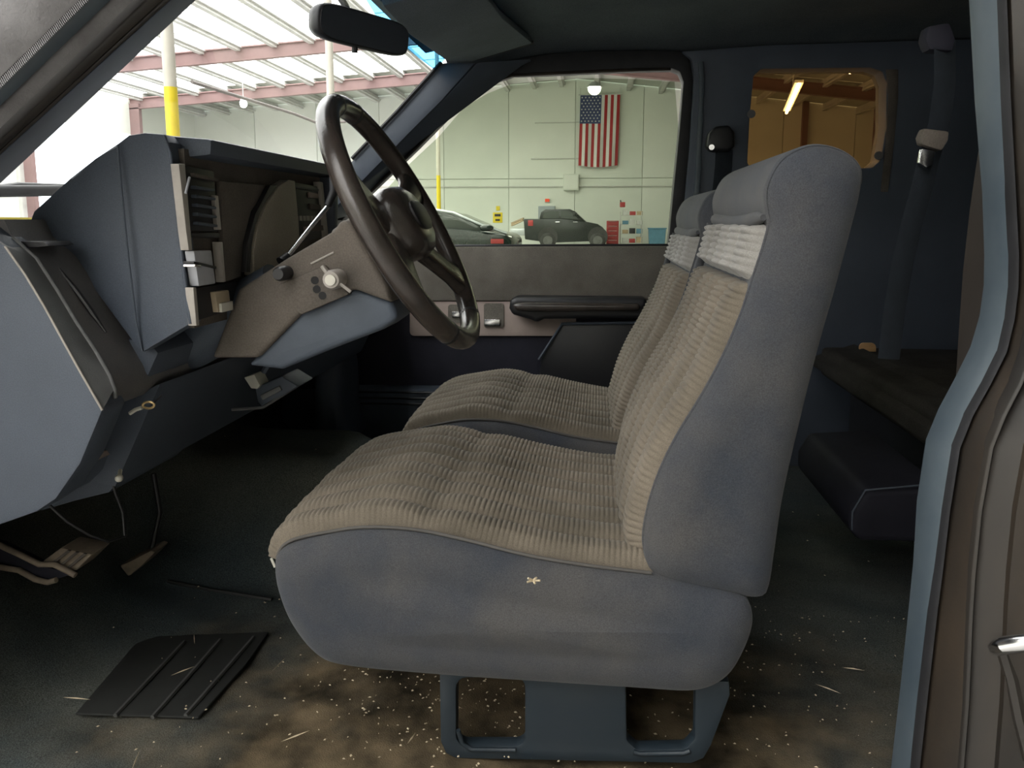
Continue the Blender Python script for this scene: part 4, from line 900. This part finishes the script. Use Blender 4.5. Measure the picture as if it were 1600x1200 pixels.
# seat belts
def belt_strip(name, pts, wpx, y, m, parent):
    A = []; B = []
    for x_, y_ in pts: A.append(P(x_-wpx/2, y_, y)); B.append(P(x_+wpx/2, y_+2, y+.02))
    return strip(name, A, B, (.002, .003, 0), m, parent, 60)
sb = empty('driver_seat_belt', P(1450, 240, 1.2)); tag(sb, 'dark blue seat belt with steel tongue behind the driver seat', 'seat belt')
belt_strip('webbing', [(1476, 60), (1476, 130), (1468, 190), (1450, 250), (1438, 300), (1424, 350), (1410, 410), (1398, 480), (1388, 560)], 33, 1.2, webbing, sb)
yprism('guide_loop', [(1450, 40), (1485, 34), (1494, 60), (1490, 80), (1452, 78), (1446, 60)], 1.2, .03, doorblk, sb, .006)
yprism('tongue_cover', [(1444, 200), (1484, 205), (1482, 220), (1472, 236), (1440, 226), (1438, 214)], 1.19, .02, dusty, sb, .004)
yprism('steel_tongue', [(1440, 232), (1462, 236), (1458, 258), (1448, 262), (1436, 254)], 1.188, .01, chrome, sb, .002)
sb2 = empty('passenger_seat_belt', P(1128, 210, YD-.05)); tag(sb2, 'black seat belt hanging from the passenger pillar guide', 'seat belt')
yprism('guide_cover', [(1104, 228), (1108, 208), (1118, 197), (1140, 195), (1148, 206), (1149, 228), (1140, 236), (1112, 236)], YD-.09, .055, blackp, sb2, .012, seg=3)
belt_strip('webbing', [(1131, 232), (1130, 260), (1126, 300), (1120, 360), (1114, 420)], 26, YD-.06, webbing, sb2)
tube('guide_bolt', [P(1112, 230, YD-.095), P(1112, 230, YD-.085)], .008, chrome, sb2, 10)

# ================================================================== VISOR AND MIRROR
vs_ = empty('sun_visor', (-.35, 1.95, 1.85)); tag(vs_, 'grey cloth sun visor folded up above the passenger windshield', 'sun visor')
bm = bmesh.new()
A = [P(598, 10, 1.62), P(640, 55, 1.80), P(700, 97, 2.24), P(738, 97, 2.26), P(832, 68, 2.26), P(786, 30, 1.95), P(740, -30, 1.66)]
add_prism(bm, A, (-.006, 0, .022)); finish('visor_body', bm, visorm, vs_, 40, .006)
tube('visor_rod', [P(745, 92, 2.27), P(834, 66, 2.27)], .005, blackp, vs_, 8)
hdr = strip('trim_7', [Vector((-.52, y_, 1.845)) for y_ in (.95, 1.6, 2.3)], [Vector((-.44, y_, 1.86)) for y_ in (.95, 1.6, 2.3)], (0, 0, .06), headliner); struct(hdr, 'dark windshield header at the front of the roof', 'header')
mi = empty('rear_view_mirror', P(565, 45, 1.5)); tag(mi, 'black rear view mirror hanging at the top of the windshield', 'mirror')
ml, mr_ = P(492, 28, 1.40), P(636, 66, 1.60); ax = (mr_-ml); Lm = ax.length; ax.normalize(); nm = Vector((ax.y, -ax.x, 0)).normalized(); nm = (nm-Vector((0, 0, .12))).normalized(); um = nm.cross(ax); um = um if um.z > 0 else -um; mc = (ml+mr_)/2
def mring(sx, sz, off):
    out = []
    for t_ in np.linspace(0, 2*math.pi, 40, endpoint=False):
        c_, s_ = math.cos(t_), math.sin(t_); out.append(mc+ax*(Lm/2*sx*abs(c_)**.35*(1 if c_ >= 0 else -1))+um*(.034*sz*abs(s_)**.55*(1 if s_ >= 0 else -1))+nm*off)
    return out
bm = bmesh.new(); rings = [[bm.verts.new(p) for p in mring(a_, b_, o_)] for a_, b_, o_ in ((.80, .7, -.035), (.95, .9, -.026), (1, 1, -.008), (1, 1, .004), (.97, .93, .008))]
for i in range(4):
    for j in range(40): bm.faces.new((rings[i][j], rings[i][(j+1) % 40], rings[i+1][(j+1) % 40], rings[i+1][j]))
bm.faces.new(rings[0]); bm.faces.new(rings[-1]); finish('mirror_housing', bm, blackp, mi, 50)
bm = bmesh.new(); add_prism(bm, mring(.95, .88, .0085), nm*.001); finish('mirror_glass', bm, mirrorm, mi, 0)
tube('day_night_tab', [mc-um*.03-ax*.02, mc-um*.044-ax*.02], .006, blackp, mi, 8)
tube('mirror_stem', [mc-nm*.02, mc-nm*.06+um*.05, Vector((-.56, 1.5, 1.86))], .007, blackp, mi, 8)
